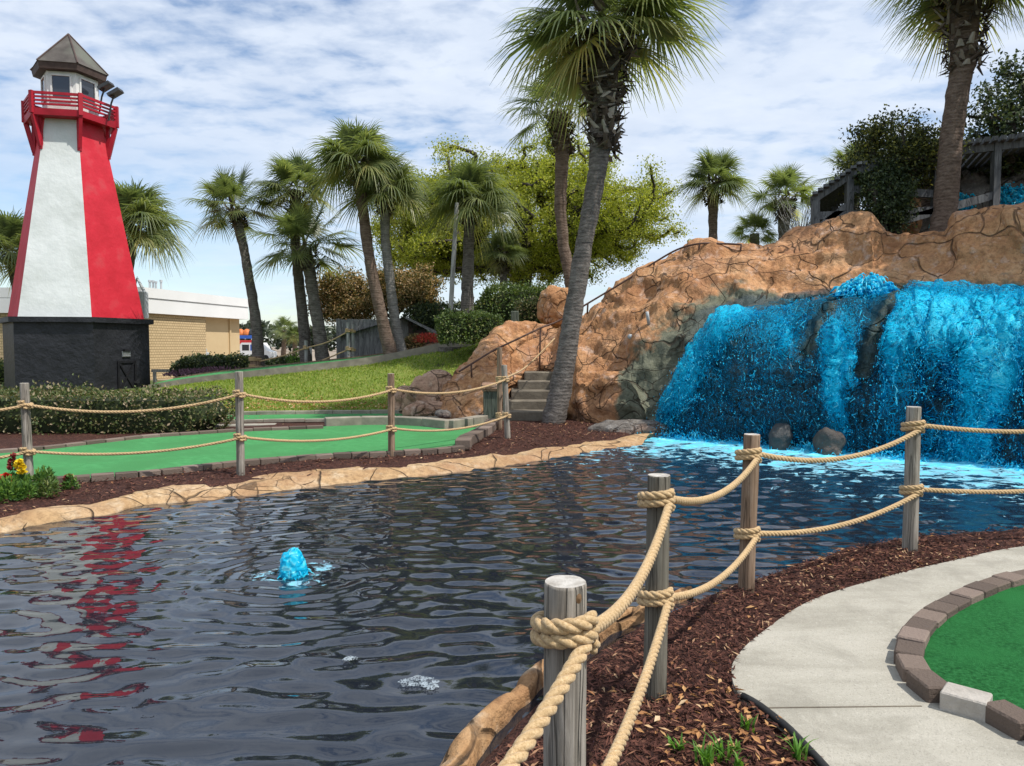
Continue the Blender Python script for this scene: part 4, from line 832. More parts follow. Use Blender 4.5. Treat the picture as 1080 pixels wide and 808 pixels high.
pp = pp+np.stack([fbm(pp*16, 3, 5), fbm(pp*16, 3, 15), fbm(pp*16, 3, 25)], -1)*.011+np.stack([fbm(pp*48, 3, 6), fbm(pp*48, 3, 16), fbm(pp*48, 3, 26)], -1)*.010+FOUNT; f = [(i*n2+j, ((i+1) % n1)*n2+j, ((i+1) % n1)*n2+j+1, i*n2+j+1) for i in range(n1) for j in range(n2-1)]
mk('jet', pp, f, MAT['fall'], jr, smooth=True, attrs={'froth': np.clip(.35+.5*fbm(pp*30, 3, 7), 0, 1)})
o = burst(FOUNT, (.11, .11), .13, 240, 8, 'splash', jr, (.002, .006)); o['kind'] = 'stuff'

# ------------------------------------------------------------------ steps, handrail, bin, pipes
st = thing('stone_steps', 'four weathered concrete steps climbing between the orange rocks behind the leaning palm', 'steps', XYZ(560, 15.2, 0))
for i in range(5):
    y0 = 15.15+.42*i; xl = XYZ(525+7*i, y0, 0)[0]; xr = XYZ(596+2*i, y0, 0)[0]; zt = .19*(i+1); mb = MB()
    mb.box(((xl+xr)/2, y0+.5, zt/2-.1), (xr-xl, 1.0, zt+.2-.004*i), bev=.02); mb.build('step', MAT['stairs'], st)
rp = [(484, 392), (497, 384), (520, 370), (545, 358), (570, 346), (590, 338), (620, 320), (655, 299), (690, 277), (715, 263), (738, 257), (762, 257), (782, 258)]
pts = []
for a_, b_ in rp:
    Yc = np.interp(a_, [484, 590, 690, 782], [15.9, 17.0, 16.7, 16.4]); h = rockhit(a_, b_)
    if h is not None: Yc = min(Yc, h[1]-.14)
    pts.append([a_, b_, Yc])
pts = np.array(pts); pts[1:-1, 2] = np.minimum(pts[1:-1, 2], .25*pts[:-2, 2]+.5*pts[1:-1, 2]+.25*pts[2:, 2])
rl = thing('handrail', 'rusty brown pipe handrail running up the crest of the orange rock', 'handrail', P(*pts[0])); mb = MB()
mb.tube(catmull([P(*p) for p in pts], 8), .021, 8); mb.build('rail', MAT['pipe'], rl, smooth=True)
for i in (1, 4, 6, 8, 10, 12):
    a = P(*pts[i]); h = BV.ray_cast(Vector(a), Vector((0, .5, -1)).normalized()); e = a+np.array([0, .25, -.5]) if h[0] is None else np.array(h[0]); mb = MB(); mb.tube([a, e+np.array([0, .05, -.1])], .02, 6); mb.build('stanchion', MAT['pipe'], rl, smooth=True)
bn = thing('litter_box', 'small grey green plank bin with a pinkish stone lid beside the steps', 'bin', XYZ(519, 14.7, 0)); c = XYZ(519, 14.7, 0); mb = MB()
for i in range(4):
    for s in (-1, 1):
        mb.box(c+np.array([-.12+.08*i, s*.16, .33]), (.075, .02, .66), bev=.004); mb.box(c+np.array([s*.16, -.12+.08*i, .33]), (.02, .075, .658), bev=.004)
mb.build('body', MAT['greenwood'], bn); mb = MB(); mb.box(c+np.array([0, 0, .73]), (.44, .44, .13), bev=.03); mb.build('lid', MAT['pinkrock'], bn); mb = MB(); mb.box(c+np.array([0, 0, .655]), (.38, .38, .03), bev=.005); mb.build('band', MAT['postbrown'], bn)
for (a_, b_, L, rr, lab) in [(684, 341, .28, .032, 'short upright grey pipe stub fixed in the rock near the waterfall'), (665, 355, .10, .05, 'small round metal pipe end set in the orange rock')]:
    h = rockhit(a_, b_); h = P(a_, b_, 15) if h is None else h; mb = MB(); mb.tube([h+np.array([0, -.03, -.02]), h+np.array([-.05, -.1, L*.8])] if L > .2 else [h+np.array([.02, .05, 0]), h+np.array([-.03, -.1, 0])], rr, 10); o = mb.build('drain_pipe', MAT['galv'], smooth=True); top(o); tag(o, lab, 'pipe')

# ------------------------------------------------------------------ palms
def crown_mesh(nf, nl, seed, pet=.55, blade=.62, droop=.5, segs=3):
    """unit crown (radius about 1): fan fronds around the origin; returns verts, faces, age per vertex"""
    rg = np.random.default_rng(seed); V = []; F = []; AG = []; n = 0
    for i in range(nf):
        u = (i+.5)/nf; el = math.radians(82-112*u**1.1+rg.normal(0, 9)); az = i*2.39996+rg.normal(0, .25)
        age = .05+.35*max(0, u-.1)*rg.random()+(.3 if u > .85 and rg.random() < .5 else 0)+(.25 if rg.random() < .06 else 0)
        d = np.array([math.cos(el)*math.cos(az), math.cos(el)*math.sin(az), math.sin(el)]); side = np.array([-math.sin(az), math.cos(az), 0]); tw = rg.normal(0, .35)
        up = np.cross(d, side)*-1; up = up if up[2] > 0 or abs(el) > 1.2 else -up
        side, up = side*math.cos(tw)+up*math.sin(tw), up*math.cos(tw)-side*math.sin(tw)
        Lp = pet*rg.uniform(.75, 1.15); Lb = blade*rg.uniform(.85, 1.15)
        t = np.linspace(0, 1, 5)[:, None]; pp = d*Lp*t; pp[:, 2] -= (.10*t**2)[:, 0]
        w = .016; q = np.concatenate([pp+side*w, pp-side*w]); V.append(q); F += [(n+k, n+k+1, n+6+k, n+5+k) for k in range(4)]; AG += [age+.1]*10; n += 10
        hub = pp[-1]; cd = d.copy(); cd[2] -= .25; cd /= np.linalg.norm(cd)
        for j in range(nl):
            x = (j+.5)/nl*2-1; th = x*math.radians(132)*(1+rg.normal(0, .02)); ll = Lb*(1-.30*abs(x)**2)*rg.uniform(.88, 1.08); s0 = hub+cd*Lb*.28*(1-abs(x))
            dr = cd*math.cos(th)+side*math.sin(th)+up*.22*(1-abs(x)); dr /= np.linalg.norm(dr); ws = np.cross(dr, up); ws /= np.linalg.norm(ws)+1e-9
            base = .0145*ll/.62; wid = [base*.7, base, base*.6, .001]; dp = droop*rg.uniform(.6, 1.3)*ll
            row = []
            for k in range(segs+1):
                tt = k/segs; c = s0+dr*ll*tt; c = c.copy(); c[2] -= dp*(tt**2.3)*(1.0 if el < 1.0 else .6); row += [c+ws*wid[k], c-ws*wid[k]]
            V.append(np.array(row)); F += [(n+2*k, n+2*k+1, n+2*k+3, n+2*k+2) for k in range(segs)]; AG += [age+.05*rg.random()]*(2*segs+2); n += 2*segs+2
    return np.vstack(V), F, np.array(AG)
CROWN = {}
def crown(variant, nf, nl, seed, **kw):
    if variant not in CROWN:
        v, f, ag = crown_mesh(nf, nl, seed, **kw); me = bpy.data.meshes.new('crown'); me.from_pydata(v.tolist(), [], f); me.materials.append(MAT['frond'])
        at = me.attributes.new('age', 'FLOAT', 'POINT'); at.data.foreach_set('value', ag.astype(np.float32)); CROWN[variant] = me
    return CROWN[variant]
def palm(label, trunk_pts, radii, crown_c, crown_r, variant, mat='trunk', boots=1.0, seed=0, scale_z=.9, boot_len=.9, bs=1.0, group='palm trees around the course'):
    """trunk_pts: world points bottom to top; the crown sits at crown_c"""
    base = trunk_pts[0]; root = thing('palm_tree', label, 'palm tree', base, group); rg = np.random.default_rng(seed+100)
    cc = np.asarray(crown_c, float); p = catmull(np.vstack([trunk_pts, cc+np.array([0, 0, -.1*crown_r])]), 14); R = np.interp(np.linspace(0, 1, len(p)), np.linspace(0, 1, len(radii)), radii)*.84
    p = np.vstack([p[0]-np.array([0, 0, .4]), p]); R = np.r_[R[0], R]; n = 14; v, f = sweep(p, R, n)
    cen = np.repeat(p, n, 0); v = cen+(v-cen)*(1+.08*fbm(v*5, 3, seed)+.02*np.sin(v[:, 2]*30+6*fbm(v*2, 2, 3))+.04*fbm(v*np.array([6, 6, 14]), 2, seed+1))[:, None]
    mk('trunk', v, f, MAT[mat], root, smooth=True)
    if boots:
        mb = MB(); rt = radii[-1]; nb = int(150*boots); dirv = p[-1]-p[-6]; dirv /= np.linalg.norm(dirv)
        for i in range(nb):
            u = i/nb; a = i*2.4+rg.normal(0, .2); c = cc+dirv*(-.05-boot_len*u)*1.0; rad = np.interp(boot_len*u, [0, 2.], [rt, radii[-3]])*(1.0+.22*(1-u)*boots+.12*rg.random()); o = np.array([math.cos(a), math.sin(a), 0]); t_ = np.array([-math.sin(a), math.cos(a), 0])
            L = rg.uniform(.16, .36)*bs*(1.15 if u < .5 else .8); s = c+o*rad*.92; tip = s+o*L*rg.uniform(.2, .6)+np.array([0, 0, L*rg.uniform(-.5, .8)])+t_*L*rg.normal(0, .45); w = rg.uniform(.03, .07)*bs
            mb.add([s-t_*w, s+t_*w, s+o*.05, tip-t_*w*.4, tip+t_*w*.4, tip+o*.02], [(0, 1, 4, 3), (1, 2, 5, 4), (2, 0, 3, 5), (3, 4, 5)])
        mb.build('leaf_bases', MAT['boot'], root)
    me = crown(*variant[:4], **(variant[4] if len(variant) > 4 else {})); o = bpy.data.objects.new('crown', me); COL.objects.link(o); o.parent = root; o.location = Vector(cc-base); crown_r = crown_r*(.93 if base[1] > 16 else 1); o.scale = (crown_r, crown_r, crown_r*scale_z); o.rotation_euler = (rg.normal(0, .08), rg.normal(0, .08), rg.uniform(0, 6.28))
    return root
VB = ('big', 38, 54, 1, dict(pet=.46, blade=.62, droop=.6)); VA = ('a', 34, 40, 2, dict(pet=.48, blade=.62, droop=.5)); VC = ('c', 30, 40, 3, dict(pet=.54, blade=.58, droop=.42)); VD = ('d', 40, 40, 4, dict(pet=.42, blade=.68, droop=.7)); VE = ('e', 25, 38, 6, dict(pet=.54, blade=.6, droop=.5))
TP = lambda Y, L, z0=None: [P(x, y, Y) for x, y in L]
palm('tall leaning sabal palm with dark shaggy crown rising from the mulch beside the steps', TP(14.8, [(583, 446), (593, 400), (603, 340), (614, 270), (624, 215), (632, 165), (637, 110)]), [.29, .25, .22, .21, .205, .225, .31, .36], P(637, 18, 14.8), 1.85, VB, boots=2.6, seed=1, boot_len=2.6, bs=1.45)
palm('brown trunked palm just behind the big leaning palm, its crown half hidden', TP(20, [(606, 330), (602, 300), (594, 255), (591, 210), (593, 160)]), [.20, .19, .18, .19, .22, .25], P(588, 112, 20), 1.5, VE, 'trunkb', 1.3, 2, boot_len=1.25)
palm('tall palm with cross hatched boots on the right above the rock ridge', TP(15.6, [(990, 262), (997, 220), (1003, 150), (1011, 90), (1016, 60)]), [.30, .28, .26, .25, .30, .34], P(1019, -26, 15.6), 1.42, VB, 'trunkb', 2.0, 3, boot_len=1.9, bs=1.2)
palm('slender palm behind the round hedge, nearest to the tan building', TP(24.5, [(273, 385), (270, 340), (262, 290), (257, 262)]), [.24, .2, .18, .17, .2], P(247, 216, 24.5), 1.55, VC, 'trunk', .9, 4, boot_len=.7)
palm('palm with a tall narrow crown behind the low spreading one on the left', TP(25.0, [(323, 388), (320, 340), (314, 285), (311, 240)]), [.25, .21, .2, .19, .22], P(312, 196, 25), 1.5, VA, 'trunk', .9, 5)
palm('short palm with a low wide spreading crown left of the plank fence', TP(24, [(341, 386), (336, 345), (330, 310), (327, 290)]), [.28, .24, .22, .22, .24], P(322, 256, 24), 1.8, VC, 'trunk', 1.1, 6)
palm('tall palm with brown trunk leaning left in front of the plank fence', TP(22.4, [(413, 378), (404, 340), (391, 280), (383, 225), (381, 205)]), [.26, .22, .2, .19, .21, .25], P(378, 168, 22.4), 1.5, VD, 'trunkb', 1.1, 7, boot_len=.7)
palm('palm with pale grey trunk beside the plank fence, right of the taller one', TP(22.8, [(425, 378), (417, 340), (410, 285), (406, 245)]), [.22, .18, .17, .17, .2], P(407, 196, 22.8), 1.45, VD, 'trunkpale', 1.0, 8, boot_len=.8)
palm('straight palm with dense green crown beside the slim pale pole', TP(23, [(493, 342), (493, 310), (494, 270), (495, 240)]), [.25, .23, .21, .2, .22], P(497, 206, 23), 1.6, VD, 'trunk', .9, 9)
palm('small round crowned palm standing alone on the skyline above the rock ridge', TP(24, [(752, 268), (752, 250), (752, 225)]), [.17, .16, .18, .24], P(752, 190, 24), 1.3, VA, 'trunkb', 1.3, 10, boot_len=.7)
palm('palm with thin ragged crown on the skyline beside the pergola', TP(26, [(826, 275), (826, 250), (827, 235)]), [.2, .2, .24, .26], P(829, 206, 26), 1.3, VE, 'trunk', 1.2, 11, boot_len=.9)
palm('low trunkless young palm on the skyline left of the ragged palm', TP(27, [(796, 270), (796, 258)]), [.2, .2, .2], P(796, 244, 27), .9, VE, 'trunk', 0, 12)
palm('palm with bright drooping fronds half hidden behind the lighthouse on its right', TP(28, [(128, 400), (130, 330), (138, 270)]), [.24, .22, .2, .22], P(142, 232, 28), 2.0, VD, 'trunk', .9, 13)
palm('palm half hidden behind the left side of the lighthouse', TP(28, [(30, 400), (24, 340), (16, 295)]), [.24, .22, .2, .22], P(12, 262, 28), 2.0, VD, 'trunk', .9, 14)
palm('palm fronds showing above the pergola roof', TP(21, [(900, 260), (900, 220)]), [.2, .2, .2], P(900, 182, 21), 1.05, VE, 'trunk', 0, 15)
palm('small dark palm standing inside the shade of the yellow green tree', TP(27, [(531, 320), (531, 290)]), [.18, .16, .18], P(530, 263, 27), 1.0, VA, 'trunk', .8, 16)
palm('tiny distant palm at the edge of the parking ground', TP(75, [(299, 372), (300, 355)]), [.3, .25, .3], P(300, 347, 75), 1.6, VE, 'trunkb', 0, 17)
palm('tiny distant palm with golden crown beside the parking ground', TP(72, [(311, 373), (311, 360)]), [.3, .25, .3], P(310, 353, 72), 1.3, VA, 'trunkb', 0, 18)

# ------------------------------------------------------------------ broadleaf trees and hedges
def tree(name, label, base, fork, centre, radii, ncl, nleaf, lsize, leafm, seed, sig=.5, inner=.35, limbs=5, r0=.05, zbias=0., cat='tree', group=None, shape=None, barkm='bark', rmax=.3):
    rg = np.random.default_rng(seed); base = np.asarray(base, float); fork = np.asarray(fork, float); centre = np.asarray(centre, float); radii = np.asarray(radii, float)
    root = thing(name, label, cat, base, group); cl = []
    while len(cl) < ncl:
        d = rg.normal(size=3); d /= np.linalg.norm(d); q = rg.uniform(inner**3, 1)**(1/3)
        lob = 1+.28*fbm((d*1.7+seed)[None], 2, seed)[0]; p = d*q*lob
        if p[2] < -.75+.3*rg.random()+zbias: continue
        w = centre+p*radii
        if shape is not None and not shape(w): continue
        cl.append(w)
    cl = np.array(sorted(cl, key=lambda c: np.linalg.norm(c-fork)))
    nodes = [base, base*.5+fork*.5+rg.normal(0, .1, 3)*np.array([1, 1, 0]), fork]; par = [-1, 0, 1]; tips = []
    for c in cl:
        N = np.array(nodes); dd = np.linalg.norm(N-c, axis=1)+.25*np.linalg.norm(N-fork, axis=1); dd[:2] += 5; j = int(dd.argmin()); a = N[j]; L = np.linalg.norm(c-a)
        m = a*.45+c*.55+rg.normal(0, .09, 3)*L+np.array([0, 0, -.06*L]); nodes += [m, c]; par += [j, len(nodes)-2]; tips.append(len(nodes)-1)
    cnt = np.zeros(len(nodes))
    for t in tips:
        k_ = t
        while k_ >= 0: cnt[k_] += 1; k_ = par[k_]
    rad = np.minimum(r0*.42*np.sqrt(cnt+.3), rmax); mb = MB()
    for i in range(1, len(nodes)):
        a, b = nodes[par[i]], nodes[i]; m = (a+b)/2+rg.normal(0, .04, 3)*np.linalg.norm(b-a); mb.tube([a, m, b], [min(rad[par[i]], rad[i]*1.5), rad[i]*1.1, rad[i]*.85], 6, caps=False)
    mb.build('trunk', MAT[barkm], root, smooth=True)
    c = np.repeat(cl, nleaf, 0); tr = np.repeat(np.array([nodes[par[t]] for t in tips]), nleaf, 0); s = rg.uniform(0, 1, len(c))**.5; pos = tr*(1-s[:, None])*.6+c*(.4+.6*s[:, None])+np.clip(rg.normal(0, 1, c.shape), -1.25, 1.25)*sig*np.array([1, 1, .75])*rg.uniform(.3, 1.1, (len(c), 1))
    v, f = leaf_quads(pos, lsize*rg.uniform(.7, 1.3, len(c)), lsize*.55*rg.uniform(.7, 1.3, len(c)), rg=rg, nrm=rg.normal(size=c.shape)+np.array([0, 0, .8]))
    mk('crown', v, f.tolist(), MAT[leafm], root); return root
def hedge(label, px0, px1, ytop, ybot, Y, depth, leafm, n, L, seed, rough=.05, rnd_=.25, group=None, name='hedge', z0=None, yaw=0.0):
    """clipped hedge: dense leaf shell over a plain dark core"""
    rg = np.random.default_rng(seed); a = P(px0, ybot, Y); b = P(px1, ytop, Y); zb = a[2] if z0 is None else z0; c = np.array([(a[0]+b[0])/2, Y+depth/2, (zb+b[2])/2]); s = np.array([b[0]-a[0], depth, b[2]-zb])
    def surf(d, inset=0):
        k_ = 1/np.maximum(np.abs(d).max(1), 1e-6); p = d*k_[:, None]; q = d/np.linalg.norm(d, axis=1)[:, None]
        m = p*(1-rnd_)+q*rnd_*1.25; w = m*(s/2-inset)+c; return w
    area = np.array([s[1]*s[2], s[0]*s[2], s[0]*s[1]]); ax = rg.choice(3, n, p=area/area.sum()); d = rg.uniform(-1, 1, (n, 3)); d[np.arange(n), ax] = np.sign(rg.normal(size=n)); ok = ~((ax == 2) & (d[:, 2] < 0)); d = d[ok]; n = len(d)
    w = surf(d); nr = d*np.eye(3)[ax[ok]]; nr = nr+rg.normal(0, .5, nr.shape); bump_ = fbm(w*2.2, 3, seed)*rough*1.6; w = w+nr*(bump_+rg.normal(0, rough*.55, n))[:, None]
    if yaw: R = np.array([[math.cos(yaw), -math.sin(yaw), 0], [math.sin(yaw), math.cos(yaw), 0], [0, 0, 1]]); w = (w-c)@R.T+c
    dirs = nr*.5+rg.normal(0, .7, nr.shape)+np.array([0, 0, .3]); v, f = leaf_quads(w, L*rg.uniform(.7, 1.3, n), L*.6, dirs, nr+rg.normal(0, .6, nr.shape), rg=rg)
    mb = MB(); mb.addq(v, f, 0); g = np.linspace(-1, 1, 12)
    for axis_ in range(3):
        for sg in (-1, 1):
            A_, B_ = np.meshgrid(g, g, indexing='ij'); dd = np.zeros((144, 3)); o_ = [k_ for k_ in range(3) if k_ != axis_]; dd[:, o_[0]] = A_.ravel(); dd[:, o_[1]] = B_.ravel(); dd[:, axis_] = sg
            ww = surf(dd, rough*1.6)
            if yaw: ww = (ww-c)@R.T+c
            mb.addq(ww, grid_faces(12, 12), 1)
    o = mb.build(name, [MAT[leafm], MAT['hcore']]); top(o, [c[0], c[1], zb]); return tag(o, label, 'hedge', group)
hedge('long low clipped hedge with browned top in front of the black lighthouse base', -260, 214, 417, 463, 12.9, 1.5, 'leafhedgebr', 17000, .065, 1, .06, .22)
hedge('rounded dark green hedge along the foot of the tan building', 180, 269, 378, 402, 27, 1.6, 'leafdark', 6000, .11, 2, .07, .7, z0=.2)
hedge('small dark hedge right of the wooden bollard', 276, 312, 379, 397, 27.5, 1.5, 'leafdark', 2500, .11, 3, .07, .7, z0=.3)
hedge('low green hedge at the left edge behind the lighthouse', -60, 9, 384, 400, 27, 1.5, 'leafhedge', 2500, .11, 30, .07, .5, z0=.1)
hedge('box shaped sunny hedge in front of the straight palm', 462, 529, 332, 363, 19.6, 1.1, 'leafhedge', 6500, .075, 4, .05, .3)
hedge('tall dark hedge bank sloping behind the straight palm', 508, 590, 303, 345, 23.5, 1.8, 'leafhedge', 7500, .10, 5, .10, .5)
hedge('dark hedge lower left part of the bank behind the box hedge', 428, 512, 322, 350, 24.5, 1.8, 'leafdark', 5500, .10, 6, .10, .6)
hedge('brown clipped hedge beside the upright orange boulder', 546, 580, 317, 346, 20.2, .9, 'leafhedgebr', 3000, .075, 7, .05, .2)
TB = np.array([P(548, 330, 31)[0], 31, 2.2])
tree('leafy_tree', 'large spreading tree with fresh yellow green leaves behind the palms', TB, P(556, 285, 31)+np.array([0, 0, 0]), P(561, 234, 31), (5.7, 4.6, 3.3), 600, 260, .10, 'leafyellow', 3, sig=.42, inner=.42, r0=.10, zbias=-.1)
tree('leafy_tree', 'smaller yellow green tree at the left behind the pale trunk palms', np.array([P(440, 340, 33)[0], 33, 1.5]), P(448, 290, 33), P(455, 248, 33), (2.5, 2.4, 2.6), 140, 240, .115, 'leafyellow', 4, sig=.5, inner=.4, r0=.08)
tree('bronze_tree', 'rounded bronze orange tree behind the plank fence', np.array([P(415, 360, 26)[0], 26, 1.0]), P(414, 335, 26), P(428, 308, 26), (1.3, 1.3, .85), 100, 220, .10, 'leaforange', 5, sig=.27, inner=.3, r0=.04, rmax=.12)
tree('bronze_tree', 'green and bronze bushy tree behind the left end of the plank fence', np.array([P(370, 360, 27)[0], 27, .9]), P(368, 345, 27), P(368, 317, 27), (1.45, 1.3, 1.0), 100, 180, .10, 'leaforange', 6, sig=.3, inner=.3, r0=.04, rmax=.12)
tree('vine_tree', 'tangled vine covered tree climbing over the pergola', P(945, 250, 17.0), P(940, 215, 17.0), P(945, 170, 17.0), (1.05, 1.1, .85), 120, 130, .08, 'leafvine', 7, sig=.27, inner=.2, r0=.05, zbias=-.25, rmax=.15)
tree('vine_tree', 'dark drooping vine thicket hanging in the middle of the pergola', P(932, 262, 16.35), P(930, 235, 16.35), P(934, 212, 16.35), (.55, .4, .9), 60, 130, .075, 'leafdark', 8, sig=.2, inner=.1, r0=.04, zbias=-.4, rmax=.1)
tree('dark_tree', 'large dark evergreen tree at the right edge behind the tall palm', P(1110, 240, 18.5), P(1105, 190, 18.5), P(1108, 138, 18.5), (1.95, 1.6, 1.75), 170, 100, .115, 'leafdark', 9, sig=.34, inner=.3, r0=.07, zbias=-.2)

tree('dark_tree', 'unseen evergreen tree added beyond the right edge to shade the ridge', np.array([12.4, 13.4, 3.2]), np.array([12.3, 13.3, 6.5]), np.array([12.1, 13.1, 9.0]), (2.1, 1.9, 1.7), 150, 110, .14, 'leafdark', 19, sig=.4, inner=.2, r0=.07, zbias=-.2)  # unseen tree, added to cast shade on the ridge
# bare twiggy shrub on the ridge
rg = np.random.default_rng(4); c = P(845, 262, 22); mb = MB()
for i in range(70):
    a = rg.uniform(0, 6.28); t = c+np.array([math.cos(a)*rg.uniform(.2, .9), math.sin(a)*.5, rg.uniform(.5, 1.5)]); m = (c+t)/2+rg.normal(0, .1, 3); mb.tube([c, m, t], [.014, .009, .004], 4, caps=False)
o = mb.build('twiggy_shrub', MAT['planklight']); top(o, c); tag(o, 'bare pale twiggy shrub behind the ridge beside the pergola', 'shrub')
# far tree line
rg = np.random.default_rng(12); n = 16000; x = rg.uniform(-330, 60, n); prof = 7+2.5*fbm(np.c_[x*.02, x*0, x*0], 3, 3)+1.6*fbm(np.c_[x*.12, x*0, x*0], 3, 4); z = prof*rg.random(n)**.6; y = 215+rg.uniform(0, 14, n)
v, f = leaf_quads(np.c_[x, y, z], rg.uniform(1.2, 2.4, n), rg.uniform(.9, 1.6, n), rg=rg); tag(mk('far_trees', v, f.tolist(), MAT['fartree']), kind='stuff')

# ------------------------------------------------------------------ flower bed and tufts
def bush(px, py, Y, w, h, leafm, n, L, label, seed, name='bedding_plant', flowers=()):
    rg = np.random.default_rng(seed); c = P(px, py, Y); c[2] = max(c[2], 0) if Y < 16 else c[2]
    root = thing(name, label, 'plant', c); d = rg.normal(size=(n, 3)); d /= np.linalg.norm(d, axis=1)[:, None]; d[:, 2] = abs(d[:, 2]); q = rg.uniform(.3, 1, n)**.5
    p = c+d*q[:, None]*np.array([w/2, w/2, h]); v, f = leaf_quads(p, L*rg.uniform(.7, 1.3, n), L*.4, d+rg.normal(0, .5, d.shape)+np.array([0, 0, .3]), rg.normal(size=d.shape)+np.array([0, 0, 1.]), rg=rg); mk('leaves', v, f.tolist(), MAT[leafm], root)
    mb = MB()
    for i in range(6): t = c+np.array([rg.normal(0, w*.2), rg.normal(0, w*.2), h*.8]); mb.tube([c, (c+t)/2, t], .004, 4)
    for fx, fy, fm, fh in flowers:
        t = P(fx, fy, Y); mb.tube([c+np.array([0, 0, h*.4]), (c+t)/2+np.array([0, 0, .05]), t], .005, 4)
        k_ = 46; u = rg.random(k_); a = rg.uniform(0, 6.28, k_); r_ = .034*(1-.5*u); pp = np.c_[t[0]+np.cos(a)*r_, t[1]+np.sin(a)*r_, t[2]-fh*.5+u*fh]
        v, f = leaf_quads(pp, .055, .045, np.c_[np.cos(a), np.sin(a), u*0+.3], rg.normal(size=(k_, 3)), rg=rg); mk('flower', v, f.tolist(), MAT[fm], root)
    mb.build('stem', MAT['leafbed'], root)
BY = 7.75
bush(8, 545, 7.3, .34, .24, 'leafbed', 420, .06, 'leafy plant at the left edge of the flower bed nearest the rim', 1)
bush(10, 531, 7.5, .34, .20, 'leafbed', 400, .06, 'bedding plant with a red orange bloom at the left edge', 2, flowers=[(8, 507, 'fl_red', .11), (5, 503, 'fl_red', .06)])
bush(15, 524, 7.75, .30, .20, 'leafbed', 360, .055, 'tall bedding plant with a dark red flower spike', 3, flowers=[(13, 487, 'fl_dark', .17)])
bush(24, 526, 7.7, .26, .20, 'leafbed', 330, .055, 'bedding plant with yellow flowers touching the leftmost grey post', 4, flowers=[(20, 489, 'fl_yellow', .07), (23, 495, 'fl_yellow', .08)])
bush(27, 541, 7.4, .26, .19, 'leafbed', 330, .05, 'low round dark green plant in front of the leftmost post', 5)
bush(47, 527, 7.75, .26, .27, 'leafbed', 380, .055, 'upright light green plant right of the leftmost post', 6)
bush(52, 538, 7.5, .22, .2, 'leafhedge', 300, .05, 'darker compact plant at the right end of the flower clump', 7)
bush(75, 529, 7.9, .17, .16, 'leafbed', 170, .05, 'small separate plant with one tall spent stalk on the mulch', 8, flowers=[(72, 503, 'fl_dark', .04)])
def tuft(px, py, n, h, label, seed):
    rg = np.random.default_rng(seed); c = G(px, py, .005); mb = MB()
    for i in range(n):
        a = rg.uniform(0, 6.28); l = h*rg.uniform(.55, 1.1); out = rg.uniform(.15, .8)*l; b = c+np.array([rg.normal(0, .012), rg.normal(0, .012), 0]); o_ = np.array([math.cos(a), math.sin(a), 0]); s = np.array([-o_[1], o_[0], 0])
        K = 5; row = []
        for k_ in range(K+1): t = k_/K; q = b+o_*out*t**1.6+np.array([0, 0, l*(t-.28*t**3)]); w = .0048*(1-t**2.2)+.0004; row += [q+s*w, q-s*w]
        mb.add(row, [(2*k_, 2*k_+1, 2*k_+3, 2*k_+2) for k_ in range(K)])
    o = mb.build('grass_tuft', MAT['blade']); top(o, c); tag(o, label, 'grass', 'green tufts in the near mulch')
tuft(788, 770, 18, .075, 'green tuft nearest the corner where mulch meets the path edging', 1)
tuft(716, 792, 16, .07, 'leftmost small green tuft in the mulch', 2); tuft(744, 808, 22, .12, 'dense upright green tuft left of the middle in the mulch', 3)
tuft(762, 801, 16, .11, 'bright green tuft right beside the dense upright one', 4); tuft(778, 812, 14, .09, 'low green tuft at the bottom edge of the picture', 5); tuft(840, 800, 22, .10, 'spreading green tuft against the black path edging', 6); tuft(776, 790, 10, .06, 'tiny green tuft between the dense tuft and the path corner', 7)
bush(206, 396, 26.3, 2.2, .25, 'fl_purple', 500, .12, 'low band of purple leaved plants in front of the rounded hedge', 20, 'purple_plants'); bush(232, 394, 26.3, 2.2, .25, 'fl_purple', 500, .12, 'purple leaved plants at the right end of the rounded hedge', 21, 'purple_plants')
bush(437, 368, 23.2, .8, .5, 'leaforange', 600, .11, 'green and red shrub beside the roofed hut', 22, 'shrub'); bush(452, 361, 23.2, 1.1, .3, 'fl_coral', 700, .09, 'bed of coral red flowers under the hut roof', 23, 'flower_bed')
bush(315, 383, 26.5, .9, .55, 'leafbed', 300, .12, 'bright green spiky plant by the rope bollards', 24, 'shrub')

# ------------------------------------------------------------------ lighthouse
LY = 24.5; LX = P(83, 405, LY)[0]; LC = np.array([LX, LY, 0.]); A0 = math.radians(-78.4)      # outward direction of the white front face
def hexa(R, z, off=0):
    a = A0+PI/6+np.arange(6)*PI/3+off; R = R*KR; return np.c_[LX+np.cos(a)*R, LY+np.sin(a)*R, np.full(6, z)]
lh = thing('lighthouse', 'red and white six sided lighthouse with red balcony on a black base', 'lighthouse', LC)
def hexring(mb, rows, mats=None, cap=True):
    v = np.vstack(rows); n = len(rows); f = []; 
    for r in range(n-1):
        for k in range(6): mb.add([v[r*6+k], v[r*6+(k+1) % 6], v[r*6+6+(k+1) % 6], v[r*6+6+k]], [(0, 1, 2, 3)], mats(k) if mats else 0)
    if cap: mb.add(rows[-1], [tuple(range(6))]); mb.add(rows[0], [tuple(range(5, -1, -1))])
zb1, zt, ze, za = 2.42, 8.70, 10.22, 11.62; KR = .9
mb = MB(); hexring(mb, [hexa(2.45, -.3), hexa(2.45, zb1-.16)]); hexring(mb, [hexa(2.62, zb1-.16), hexa(2.62, zb1)]); mb.build('base', MAT['black'], lh)
